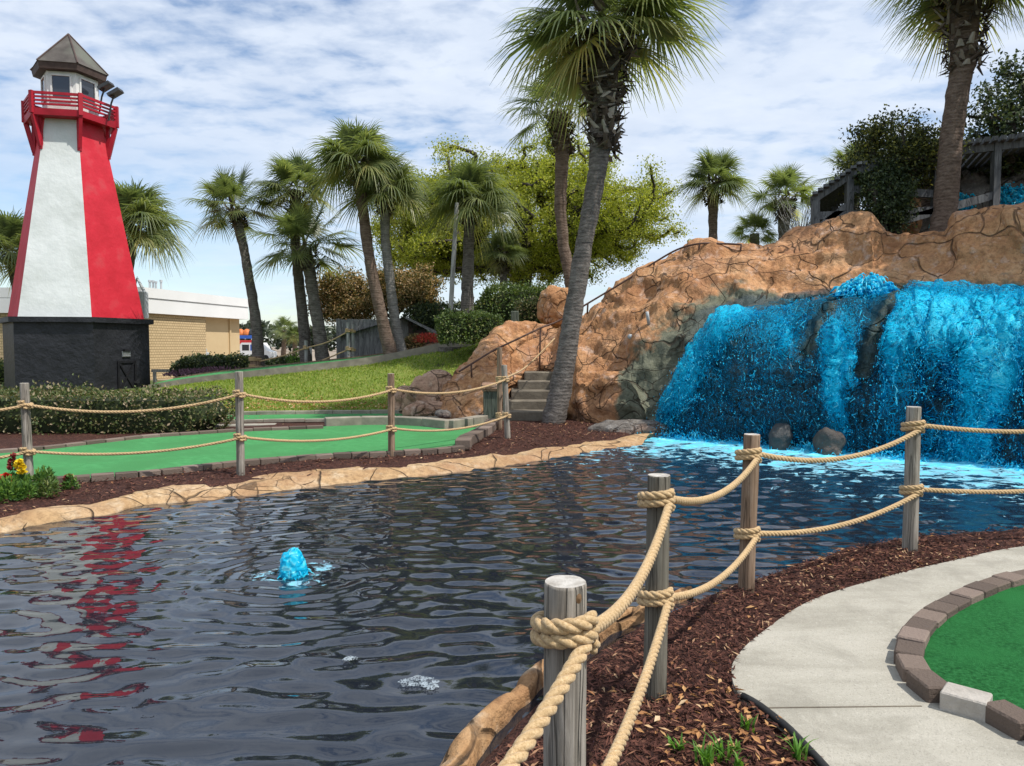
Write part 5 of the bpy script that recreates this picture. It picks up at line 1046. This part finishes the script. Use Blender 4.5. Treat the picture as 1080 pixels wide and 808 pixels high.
# tower: faces between corners k and k+1; face 5 (between corner 5 and 0) is the white front
rows = [hexa(2.29+(1.04-2.29)*t, zb1+(zt-zb1)*t) for t in np.linspace(0, 1, 2)]
mb = MB(); hexring(mb, rows, lambda k: 0 if k % 2 == 1 else 1); mb.build('tower', [MAT['white'], MAT['red']], lh)
zf = zt; 
mb = MB(); hexring(mb, [hexa(1.54, zf-.02), hexa(1.56, zf+.18)]); bo = mb.build('balcony', MAT['redwood'], lh); ORG[bo.name] = ORG[lh.name]
hc = hexa(1.52, 0)
for k in range(6):
    a, b = hc[k], hc[(k+1) % 6]; mb = MB()
    for z, h in ((.65, .08), (.53, .055), (.42, .055), (.31, .055)): mb.beam(a+[0, 0, zf+z], b+[0, 0, zf+z], .05, h)
    mb.build('railing', MAT['redwood'], bo); mb = MB(); mb.box(a+np.array([0, 0, zf+.36]), (.12, .12, .68), math.atan2(a[1]-LY, a[0]-LX)); mb.build('rail_post', MAT['redwood'], bo)
    i = hexa(1.22, zf-.92)[k]; mb = MB(); d = (a-LC)*np.array([1, 1, 0]); mb.beam(i, a+[0, 0, zf+.0]-d*.03, .10, .13); mb.beam(i-[0, 0, .10], i-d*.0+[0, 0, .9], .10, .09); mb.build('bracket', MAT['redwood'], bo)
lr_z0, lr_z1 = zf+.2, ze-.04; lan = MB(); hexring(lan, [hexa(.93, lr_z0), hexa(.93, lr_z1)]); lo = lan.build('lantern_room', MAT['winwhite'], lh); ORG[lo.name] = ORG[lh.name]
hl = hexa(.93, 0)
for k in range(6):
    a, b = hl[k], hl[(k+1) % 6]; m = (a+b)/2; n_ = (m-LC)*np.array([1, 1, 0]); n_ /= np.linalg.norm(n_); t_ = (b-a)/np.linalg.norm(b-a); mb = MB(); w, z0_, z1_ = .28, lr_z0+.40, lr_z1-.12
    q = [m+t_*i*w+n_*.012+np.array([0, 0, z]) for z in (z0_, z1_) for i in (-1, 1)]; mb.add(q, [(0, 1, 3, 2)]); mb.build('window', MAT['glass'], lo); mb = MB()
    for i in (-1, 1): mb.beam(m+t_*i*w+n_*.02+[0, 0, z0_], m+t_*i*w+n_*.02+[0, 0, z1_], .05, .05, up=n_)
    for z in (z0_, z1_): mb.beam(m-t_*w+n_*.02+[0, 0, z], m+t_*w+n_*.02+[0, 0, z], .05, .05)
    mb.build('window_frame', MAT['fascia'] if False else MAT['winwhite'], lo)
mb = MB(); hexring(mb, [hexa(1.20, ze-.03), hexa(1.25, ze+.17)], lambda k: 1); ap = np.array([LX, LY, za]); top_ = hexa(1.28, ze+.17)
for k in range(6): mb.add([top_[k], top_[(k+1) % 6], ap], [(0, 1, 2)], 0)
mb.add(top_, [tuple(range(6))], 1)
for k in range(6): mb.tube([top_[k]+[0, 0, .01], ap+[0, 0, .01]], .028, 5, mi=1)
mb.build('roof', [MAT['roof'], MAT['fascia']], lh)
for (px, py, s) in ((111, 92, 1), (121, 99, 1)):
    c = P(px, py, 24.3); mb = MB(); mb.beam(c+np.array([-.16, 0, -.08]), c+np.array([.2, 0, .12]), .34, .10); mb.tube([c, c+np.array([-.12, 0, -.3]), c+np.array([-.22, 0, -.85])], .03, 6); o = mb.build('floodlight', MAT['metal'], lh)
fn_ = np.array([math.cos(A0+PI/3), math.sin(A0+PI/3), 0]); ft = np.array([-fn_[1], fn_[0], 0]); ctr = LC+fn_*(2.45*KR*math.cos(PI/6)+.012)      # right-hand face of the base
dp = MB(); du = .12
for i in (-.34, .34): dp.beam(ctr+ft*(du+i)+[0, 0, -.1], ctr+ft*(du+i)+[0, 0, 1.05], .07, .07, up=fn_)
for z in (1.02, .1): dp.beam(ctr+ft*(du-.34)+[0, 0, z], ctr+ft*(du+.34)+[0, 0, z], .07, .07)
dp.beam(ctr+ft*(du-.3)+[0, 0, .1], ctr+ft*(du+.3)+[0, 0, 1.0], .06, .05, up=fn_); dp.beam(ctr+ft*(du+.3)+[0, 0, .1], ctr+ft*(du-.3)+[0, 0, 1.0], .06, .045, up=fn_)
do = dp.build('door', MAT['blackwood'], lh); ORG[do.name] = ORG[lh.name]; mb = MB(); mb.box(ctr+ft*(du+.36)+fn_*.05+np.array([0, 0, .35]), (.12, .12, .07)); mb.build('latch', MAT['metal'], do)
lm = MB(); lm.beam(ctr+ft*(du+.0)+[0, 0, 1.18], ctr+ft*(du+.0)+[0, 0, 1.36], .30, .05, up=fn_); lp = lm.build('wall_lamp', MAT['paintwhite'], lh); ORG[lp.name] = ORG[lh.name]; mb = MB()
for z in (1.2, 1.255, 1.31, 1.355): mb.beam(ctr+fn_*.03+ft*(du-.16)+[0, 0, z], ctr+fn_*.03+ft*(du+.16)+[0, 0, z], .03, .016)
mb.beam(ctr+fn_*.03+ft*(du-.13)+[0, 0, 1.40], ctr+fn_*.03+ft*(du+.13)+[0, 0, 1.40], .09, .06); mb.build('cage', MAT['blackwood'], lp)

# ------------------------------------------------------------------ tan building
bd = thing('building', 'low tan building with white metal parapet behind the lighthouse', 'building', (-15.6, 31, 0)); A = np.array([-15.55, 31.0, 0]); B = np.array([-14.0, 38.7, 0]); W_ = np.array([-45, 32.5, 0])
n1 = np.array([B[1]-A[1], -(B[0]-A[0]), 0]); n1 /= np.linalg.norm(n1); t1 = (B-A)/np.linalg.norm(B-A); L1 = np.linalg.norm(B-A)
mb = MB(); mid = A+t1*L1*.58
mb.add([A, mid, mid+[0, 0, 3.0], A+[0, 0, 3.0]], [(0, 1, 2, 3)]); mb.add([W_, A, A+[0, 0, 3.0], W_+[0, 0, 3.0]], [(0, 1, 2, 3)]); mb.build('block_wall', MAT['block'], bd)
mb = MB(); ins = n1*-.25; mb.add([mid+ins, B+ins, B+ins+[0, 0, 3.05], mid+ins+[0, 0, 3.05]], [(0, 1, 2, 3)]); mb.add([mid, mid+ins, mid+ins+[0, 0, 3.0], mid+[0, 0, 3.0]], [(0, 1, 2, 3)]); mb.add([B+ins, B+ins+[-30, 2, 0], B+ins+[-30, 2, 3.], B+ins+[0, 0, 3.0]], [(0, 1, 2, 3)])
q = mid+(B-mid)*.72+ins; mb.beam(q, q+[0, 0, 3.0], .14, .12, up=t1); q = q+t1*.12; mb.build('stucco_wall', MAT['tan'], bd)
mb = MB(); o_ = n1*.18; Pa = [W_+np.array([0, -.2, 0]), A+o_-t1*.15, B+o_+t1*.15, B+o_+np.array([-30, 2, 0])]
for a, b in zip(Pa[:-1], Pa[1:]):
    mb.add([a+[0, 0, 2.92], b+[0, 0, 2.92], b+[0, 0, 3.55], a+[0, 0, 3.55]], [(0, 1, 2, 3)]); mb.add([a+[0, 0, 3.56]+n1*.04, b+[0, 0, 3.56]+n1*.04, b+[0, 0, 3.98]+n1*.04, a+[0, 0, 3.98]+n1*.04], [(0, 1, 2, 3)])
mb.add([Pa[0]+[0, 0, 3.96], Pa[1]+[0, 0, 3.96], Pa[2]+[0, 0, 3.96], Pa[3]+[0, 0, 3.96]], [(0, 1, 2, 3)]); mb.add([Pa[0]+[0, 0, 2.925], Pa[1]+[0, 0, 2.925], Pa[2]+[0, 0, 2.925], Pa[3]+[0, 0, 2.925]], [(3, 2, 1, 0)]); mb.build('parapet', MAT['parapet'], bd)
for i, (px, hh) in enumerate(((158, .42), (161.5, .40), (164.5, .36), (170, .42))):
    c = P(px, 305, 34); mb = MB(); mb.tube([c-[0, 0, .6], c+[0, 0, hh*.75]], .05, 6); mb.tube([c+[0, 0, hh*.75], c+[0, 0, hh]], .075, 6); mb.build('vent_pipe', MAT['galv'], bd)
c = P(212, 377, 35.6); mb = MB(); mb.box(c+np.array([.0, 0, 0]), (.6, .5, .5), bev=.03); mb.tube([c+[.2, 0, .25], c+[.2, 0, .42]], .09, 8); mb.build('meter_box', MAT['galv'], bd)
mb = MB(); c = P(148, 322, 30.2); mb.box(c, (.5, .4, 1.1), bev=.03); mb.tube([c+[-.3, 0, .55], c+[-.1, 0, 1.1], c+[.2, 0, .5]], .07, 8); o = mb.build('roof_unit', MAT['galv'], bd)
mb = MB(); a = P(160, 391, 29); b = P(190, 391, 29); mb.beam(a, b, .08, .12)
for t in (.1, .9): q = a*(1-t)+b*t; mb.beam(q, q-[0, 0, 1.0], .1, .1, up=(1, 0, 0))
o = mb.build('low_rail', MAT['pergola']); top(o); tag(o, 'low dark wooden rail between the lighthouse base and the rounded hedge', 'rail')
mb = MB(); a = P(-20, 398, 29); b = P(12, 398, 29); mb.beam(a, b, .08, .12); q = b; mb.beam(q, q-[0, 0, 1.0], .1, .1, up=(1, 0, 0)); o = mb.build('low_rail', MAT['pergola']); top(o); tag(o, 'low grey wooden rail at the left edge behind the lighthouse', 'rail')

# far traffic and stalls beyond the building
def van(px, py, Y, L, label):
    c = P(px, py, Y); root = thing('van', label, 'van', c); h = 1.9; mb = MB(); prof = [(0, .35), (0, 1.75), (.15, h), (L*.66, h), (L*.80, 1.15), (L*.98, .95), (L, .35)]; w = .9
    v = [(c[0]+x, c[1]+s*w, c[2]+z) for s in (-1, 1) for x, z in prof]; n = len(prof); mb.add(v, [tuple(range(n)), tuple(range(2*n-1, n-1, -1))]+[(i, n+i, n+(i+1) % n, (i+1) % n) for i in range(n)]); mb.build('body', MAT['paintwhite'], root)
    for x0, x1 in ((L*.32, L*.6), (L*.06, L*.28)):
        mb = MB(); mb.add([(c[0]+x0, c[1]-w-.01, c[2]+1.1), (c[0]+x1, c[1]-w-.01, c[2]+1.1), (c[0]+x1, c[1]-w-.01, c[2]+1.7), (c[0]+x0, c[1]-w-.01, c[2]+1.7)], [(0, 1, 2, 3)]); mb.build('window', MAT['blue'] if x0 > L*.3 else MAT['glass'], root)
    for x in (L*.2, L*.8):
        mb = MB(); mb.tube([(c[0]+x, c[1]-w-.03, c[2]+.33), (c[0]+x, c[1]-w+.2, c[2]+.33)], .33, 16); mb.build('wheel', MAT['tyre'], root)
van(257, 381, 76, 3.2, 'small white van with blue side window parked beyond the tan building')
kx = P(261, 379, 82)+np.array([0, 0, .9]); kk = thing('snack_stand', 'small stand with blue and red striped canopy and orange domes behind the van', 'stand', kx); mb = MB()
for dx in (-1.1, 1.0): mb.beam(kx+np.array([dx, 0, 0]), kx+np.array([dx, 0, 1.9]), .14, .14, up=(1, 0, 0))
mb.build('post', MAT['metal'], kk); mb = MB(); mb.box(kx+np.array([0, 0, 1.55]), (2.2, 1.6, .35), bev=.02); mb.build('canopy', MAT['blue'], kk); mb = MB(); mb.box(kx+np.array([.35, -.1, 1.0]), (2.3, 1.6, .4), bev=.02); mb.build('valance', MAT['signred'], kk)
mb = MB(); mb.box(kx+np.array([-.6, 0, .6]), (.9, 1.2, .9), bev=.05); mb.build('counter', MAT['paintwhite'], kk)
for dx, m_ in ((-.7, 'orange'), (.0, 'orange'), (.6, 'metal')):
    t = np.linspace(0, PI/2, 8); mb = MB(); mb.tube([kx+np.array([dx, 0, 1.72+math.sin(q)*.75]) for q in t], [max(.02, math.cos(q)*.5) for q in t], 12); mb.build('dome', MAT[m_], kk, smooth=True)

# ------------------------------------------------------------------ ramp, plank fence, hut, bollards, pole, stump
rpx = [(158, 411.5), (172, 409.5), (210, 404), (270, 397.5), (330, 391.5), (390, 384.5), (440, 375), (476, 367), (510, 362)]
fr = catmull([P(x, y, 21.55) for x, y in rpx], 10); bkx = fr+np.array([0, 1.5, .10]); n = len(fr)
slope = np.interp(fr[:, 0], [P(390, 380, 21.5)[0], P(470, 380, 21.5)[0]], [1, 0])
mb = MB(); mb.addq(np.vstack([fr+[0, .1, .17], bkx+[0, 0, .17]]), np.array([(i, i+1, n+i+1, n+i) for i in range(n-1) if fr[i, 0] < P(398, 380, 21.5)[0]])); tag(mb.build('ramp_turf', MAT['turf']), kind='structure')
mb = MB(); mb.addq(np.vstack([fr+[0, .1, .165], bkx+[0, 0, .165]]), np.array([(i, i+1, n+i+1, n+i) for i in range(n-1) if fr[i, 0] > P(394, 380, 21.5)[0]])); tag(mb.build('ramp_path', MAT['step']), kind='structure')
mb = MB()
for i in range(n-1): mb.beam(fr[i]+[0, 0, .10-.06*i/n], fr[i+1]+[0, 0, .10-.06*(i+1)/n], .16, .12+.20*min(1, i/n*1.6))
tag(mb.build('ramp_kerb', MAT['step']), kind='structure'); mb = MB()
for i in range(n-1): mb.beam(bkx[i]+[0, .06, .16], bkx[i+1]+[0, .06, .16], .1, .10)
tag(mb.build('rear_ramp_kerb', MAT['postbrown']), kind='structure')
pf = thing('plank_fence', 'tall grey plank screen of vertical boards behind the two slim palms', 'fence', P(394, 378, 24.2))
def boards(pa, pb, h0, h1, parent, name, m, w=.17):
    pa = np.asarray(pa); pb = np.asarray(pb); L = np.linalg.norm((pb-pa)[:2]); k = max(1, int(L/w)); mb = MB(); d = math.atan2(pb[1]-pa[1], pb[0]-pa[0])
    for i in range(k): q = pa+(pb-pa)*(i+.5)/k; h = (h0+(h1-h0)*(i+.5)/k)*rnd.uniform(.985, 1.01); mb.box((q[0], q[1]+rnd.uniform(-.008, .008), q[2]+h/2), (L/k*.975, .03, h), d, bev=.004)
    return mb.build(name, m, parent)
f0 = P(355, 388, 24.2); f1 = P(419, 382, 24.2); f2 = P(434, 382, 24.6); tz = P(380, 336.5, 24.2)[2]
f0[2] = f1[2] = f2[2] = .8; boards(f0, f1, tz-.8, tz-.8, pf, 'panel', MAT['planks']); boards(f1+[.02, .02, 0], f2, tz-.8-.0, tz-.8+.05, pf, 'side_panel', MAT['planklight'])
hu = thing('hut', 'low hut with grey shingled roof beside the plank fence', 'hut', P(446, 365, 24.2)); c = P(440, 352, 24.2); mb = MB(); a = P(428, 336, 24.2); b = P(462, 349, 24.2)
mb.add([a+[0, -.2, .05], b+[0, -.5, -.05], b+[.1, 3, -.02], a+[0, 3, .05]], [(0, 1, 2, 3)]); mb.add([a+[0, -.2, -.0], b+[0, -.5, -.13], b+[0, -.5, -.05], a+[0, -.2, .05]], [(0, 1, 2, 3)]); mb.add([a+[0, -.2, .05], a+[0, 3, .05], a+[-2.2, 3, -.6], a+[-2.2, -.3, -.6]], [(0, 1, 2, 3)]); mb.build('roof', MAT['planks'], hu)
mb = MB(); mb.add([a+[-1.8, .3, -2.2], b+[-.1, .3, -1.6], b+[-.1, .3, -.16], a+[0, .3, -.06], a+[-1.8, .3, -.6]], [(0, 1, 2, 3, 4)]); mb.build('wall', MAT['fascia'], hu); mb = MB(); mb.beam(b+[-.1, -.4, -.1], b+[-.1, -.4, -1.5], .1, .1, up=(1, 0, 0)); mb.build('post', MAT['pergola'], hu)
c = P(450, 372, 23.6); mb = MB(); mb.tube([c+[-.35, 0, .12], c+[-.35, 0, .5]], .3, 16); o = mb.build('planter', MAT['tyre'], smooth=False); top(o); tag(o, 'round black tub planter beside the plank fence', 'planter')
c = P(474, 374, 21.4); a = np.linspace(0, 2*PI, 20, endpoint=False); mb = MB(); r_ = .33*(1+.12*fbm(np.c_[np.cos(a)*2, np.sin(a)*2, a*0], 3)); rows = [np.c_[c[0]+np.cos(a)*r_*k_, c[1]+np.sin(a)*r_*k_, c[2]+z+0*a] for z, k_ in ((-.2, 1.15), (.1, .95), (.22, .92))]
mb.add(np.vstack(rows), [(i*20+k_, i*20+(k_+1) % 20, (i+1)*20+(k_+1) % 20, (i+1)*20+k_) for i in range(2) for k_ in range(20)]); mb.add(rows[-1], [tuple(range(20))], 1); o = mb.build('tree_stump', [MAT['trunk'], MAT['step']]); top(o); tag(o, 'cut grey tree stump on the top edge of the lawn before the box hedge', 'stump')
mb = MB(); a = P(474, 335, 21.9); b = P(482, 214, 21.9); mb.tube(catmull([a-[0, 0, .4], (a+b)/2+[.01, 0, 0], b], 8), np.linspace(.075, .06, 17), 10); o = mb.build('pole', MAT['planklight'], smooth=True); top(o); tag(o, 'slim pale wooden pole standing beside the straight palm', 'pole')
def bollard(px, y0, y1, Y, r, mat, label, wraps, name='bollard'):
    b = P(px, y0, Y); h = P(px, y1, Y)[2]-b[2]; root = thing(name, label, 'bollard', b, 'rope bollards by the ramp'); mb = MB(); mb.tube([b-[0, 0, .2], b+[0, 0, h*.5], b+[0, 0, h]], [r, r*.98, r*.95], 12); mb.build('stake', MAT[mat], root)
    for wy in wraps:
        c = np.r_[b[:2], P(px, wy, Y)[2]]; mb = MB(); mb.tube(wrap_path(c, r, .022, -1.2, 2.6), .022, 6); mb.build('wrap', MAT['rope'], root, smooth=True)
    return b
bollard(269.5, 396, 376, 24.2, .17, 'postbrown', 'thick short bollard bound with rope beside the slender palm', (379, 387))
bollard(323, 386, 359, 23.6, .055, 'planklight', 'single thin pale stake with rope ties left of the plank fence', (367,))
bollard(367.5, 380, 340, 23.2, .055, 'planklight', 'left one of two tall pale stakes before the plank fence', (349, 368)); bollard(372.5, 380, 342, 23.3, .055, 'planklight', 'right one of two tall pale stakes before the plank fence', (349.5, 369))
for L_, lab in (([(323, 367, 23.6), (345, 361, 23.4), (367, 350, 23.2)], 'upper sloping rope between the thin stake and the two tall stakes'), ([(323, 387, 23.6), (345, 378, 23.4), (367, 369, 23.2)], 'lower sloping rope between the thin stake and the two tall stakes'), ([(270, 382, 24.2), (296, 376, 23.9), (323, 367, 23.6)], 'sagging rope between the thick bollard and the thin stake')):
    mb = MB(); mb.tube(catmull([P(*q) for q in L_], 10), .022, 6); o = mb.build('ramp_rope', MAT['rope'], smooth=True); top(o); tag(o, lab, 'rope')
mb = MB(); a = P(424, 379, 22.9); b = P(462, 377, 23.4); mb.beam(a, b, .06, .10); o = mb.build('low_rail', MAT['postbrown']); top(o); tag(o, 'thin orange brown rail between the pale palm and the box hedge', 'rail')
mb = MB(); c = P(556, 349, 18.9); c = P(543, 338, 20.0); mb.box(c+np.array([0, 0, .0]), (.22, .22, .5), bev=.02); o = mb.build('marker_post', MAT['greenwood']); top(o); tag(o, 'short grey green wooden post below the tall hedge bank', 'post')
mb = MB(); c = P(323, 398, 26.5); tag(top(mb.tube([P(326, 387, 25)-[0, 0, .3], P(326, 366, 25)], .1, 8).build('short_post', MAT['paintwhite'])), 'short white post behind the low wide palm', 'post')

# ------------------------------------------------------------------ pergola on the ridge
pg_ = thing('pergola', 'dark weathered timber pergola with slatted roof on the rock ridge', 'pergola', P(950, 250, 17))
def pp3(px, py, Y): return P(px, py, Y)
PY = 16.6; PB = 19.6
for px, y1, Y in ((860, 212, PY), (896, 186, PY), (988, 165, PY), (1051, 150, PY), (880, 200, PB), (1010, 180, PB), (1095, 160, PY)):
    a = P(px, y1, Y); mb = MB(); mb.beam(np.array([a[0], a[1], 2.6]), a, .15, .15, up=(1, 0, 0)); mb.build('post', MAT['pergola'], pg_)
E0 = P(857, 211, PY); E1 = P(903, 180, PY); E2 = P(972, 164, PY); E3 = P(1110, 148, PY); back = np.array([1.5, 3.2, 0])
for a, b in ((E0, E1), (E0+back, E1+back), (P(860, 228, PY), P(990, 222, PY)), (P(897, 200, PY), P(990, 205, PY)), (E1, E2), (E2, E3), (E2+back, E3+back), (P(940, 236, PY), P(1052, 205, PY)), (E0, E0+back), (E1, E1+back), (E2, E2+back)):
    mb = MB(); mb.beam(a, b, .09, .17); mb.build('beam', MAT['pergola'], pg_)
mb = MB(); a, b = P(862, 240, PY), P(897, 214, PY); mb.beam(a, b, .09, .12); mb.build('brace', MAT['pergola'], pg_)
sl = MB()
for t in np.linspace(0, 1, 9): q = E0*(1-t)+E1*t; sl.beam(q+[-.05, -.25, .11], q+back+[-.05, .2, .11], .11, .06)
for t in np.linspace(0, 1, 17): q = E2*(1-t)+E3*t; sl.beam(q+[0, -.3, .13], q+back+[0, .3, .13], .10, .10)
for t in np.linspace(0.1, .9, 7): q = E1*(1-t)+E2*t; sl.beam(q+[0, -.1, .12], q+back+[0, .2, .12], .10, .07)
sl.build('roof_slats', MAT['pergola'], pg_); lt = MB(); la, lb = P(862, 214, PB), P(1100, 165, PB); hgt = 1.5
for i in range(46): q = la+(lb-la)*i/45; lt.beam(q+[0, 0, -.9-hgt*.2], q+[.5, 0, .3], .02, .02); lt.beam(q+[.5, .02, -.9-hgt*.2], q+[0, .02, .3], .02, .02)
lt.build('lattice', MAT['planks'], pg_)
boulder('cascade_rock', 1000, 236, 19.0, (2.4, 1.6, 2.4), 'greyrock', 'grey rock of the upper cascade standing under the pergola', 21); boulder('cascade_rock', 1075, 225, 18.6, (1.8, 1.4, 1.9), 'greyrock', 'second grey rock of the upper cascade at the right under the pergola', 22); boulder('cascade_rock', 958, 236, 17.9, (.55, .5, 1.7), 'rock', 'orange brown pillar rock under the pergola left of the palm trunk', 23)
UW = thing('upper_waterfall', 'small bright blue cascade half hidden under the pergola', 'waterfall', P(1060, 226, 17.4))
def mini_fall(px0, px1, y0, y1, Y, n, label, seed):
    rg = np.random.default_rng(seed); K = 7; px = rg.uniform(px0, px1, n); s = np.linspace(0, 1, K); st_ = rg.uniform(0, .95, n); ln = rg.uniform(.03, .16, n); py = y0+(y1-y0)*np.clip(st_[:, None]+ln[:, None]*s, 0, 1); pt = np.array([[P(px[i]+0, py[i, j], Y) for j in range(K)] for i in range(n)])
    pt += np.cumsum(rg.normal(0, .018, pt.shape), 1)+rg.normal(0, .04, (n, 1, 3)); r = rg.uniform(.008, .03, n)[:, None]*np.sin(PI*np.clip(s, .08, .93))[None]; v, f = tubes_many(pt, r, 5); o = mk('stream', v, f.tolist(), MAT['fall'], UW, smooth=True, attrs={'froth': np.repeat(rg.uniform(.2, .6, n), K*5)}); o['kind'] = 'stuff'; tag(o, label)
mini_fall(1050, 1082, 196, 226, 17.4, 420, 'bright blue upper cascade at the far right under the pergola', 1); mini_fall(1010, 1022, 207, 225, 17.5, 150, 'small blue cascade patch right of the tall palm trunk', 2); mini_fall(986, 990, 222, 252, 17.1, 130, 'narrow blue stream beside the pergola post left of the palm trunk', 3)

# ------------------------------------------------------------------ daylight
def daylight():
    el, az = math.radians(58), math.radians(-23); d = Vector((math.cos(el)*math.cos(az), math.cos(el)*math.sin(az), math.sin(el)))
    L = bpy.data.lights.new('sun', 'SUN'); L.energy = 3.6; L.angle = math.radians(.55); L.color = (1, .955, .885); o = bpy.data.objects.new('sun', L); COL.objects.link(o); o.rotation_euler = (-d).to_track_quat('-Z', 'Y').to_euler(); o.location = (20, -10, 30)
    w = bpy.data.worlds.new('World'); sc.world = w; w.use_nodes = True; nt = w.node_tree; nt.nodes.clear(); out = nd(nt, 'ShaderNodeOutputWorld')
    sky = nd(nt, 'ShaderNodeTexSky', sky_type='NISHITA', sun_disc=False, sun_elevation=el, sun_rotation=math.atan2(d.x, d.y), air_density=1., dust_density=.6, ozone_density=2.)
    v = nd(nt, 'ShaderNodeTexCoord').outputs['Generated']; s = nd(nt, 'ShaderNodeSeparateXYZ', {0: v}); zc = math_(nt, 'ADD', math_(nt, 'MAXIMUM', s.outputs[2], .0), .13)
    u = nd(nt, 'ShaderNodeCombineXYZ', {0: math_(nt, 'DIVIDE', s.outputs[0], zc), 1: math_(nt, 'DIVIDE', s.outputs[1], zc)}).outputs[0]
    mp = nd(nt, 'ShaderNodeMapping', {'Vector': u, 'Location': (1.3, .4, 0), 'Scale': (1, 1.25, 1)}).outputs[0]
    big = noise_(nt, mp, .75, 4, .55, 0.); fine = noise_(nt, mp, 7., 5, .55, .15)
    cov = math_(nt, 'ADD', math_(nt, 'MULTIPLY', big, .62), math_(nt, 'MULTIPLY', fine, .38))
    fac = ramp(nt, cov, [(.38, 0.), (.45, .6), (.51, .92), (.61, 1.)])
    up = ramp(nt, s.outputs[2], [(.0, .55), (.10, .75), (.25, 1.)]); fac = math_(nt, 'MULTIPLY', fac, up); low = math_(nt, 'MULTIPLY', ramp(nt, s.outputs[2], [(.14, 1.), (.30, 0.)]), ramp(nt, math_(nt, 'MULTIPLY', s.outputs[0], -1.), [(.18, 0.), (.45, 1.)])); fac = math_(nt, 'MULTIPLY', fac, math_(nt, 'SUBTRACT', 1., math_(nt, 'MULTIPLY', low, math_(nt, 'ADD', .25, noise_(nt, mp, 1.6, 4)))))
    cl = ramp(nt, noise_(nt, mp, 2.5, 5, .6), [(.3, (4.3, 4.85, 5.75)), (.7, (5.25, 5.7, 6.4))])
    c = mix(nt, math_(nt, 'MULTIPLY', fac, .96), sky.outputs[0], cl); b = nd(nt, 'ShaderNodeBackground', {'Color': c, 'Strength': .13}); nt.links.new(b.outputs[0], out.inputs[0])
daylight()
cam = bpy.data.cameras.new('camera'); cam.sensor_width = 36; cam.lens = 26; cam.clip_end = 3000; cam.clip_start = .05
co_ = bpy.data.objects.new('camera', cam); COL.objects.link(co_); co_.location = (0, 0, EYE); co_.rotation_euler = (PI/2-PITCH, 0, 0); sc.camera = co_
vs = sc.view_settings; vs.view_transform = 'Standard'; vs.look = 'None'; vs.gamma = 1; vs.exposure = 0.38; vs.use_curve_mapping = False
sc.cycles.use_denoising = True; sc.cycles.max_bounces = 8; sc.cycles.transparent_max_bounces = 12; sc.cycles.sample_clamp_indirect = 6
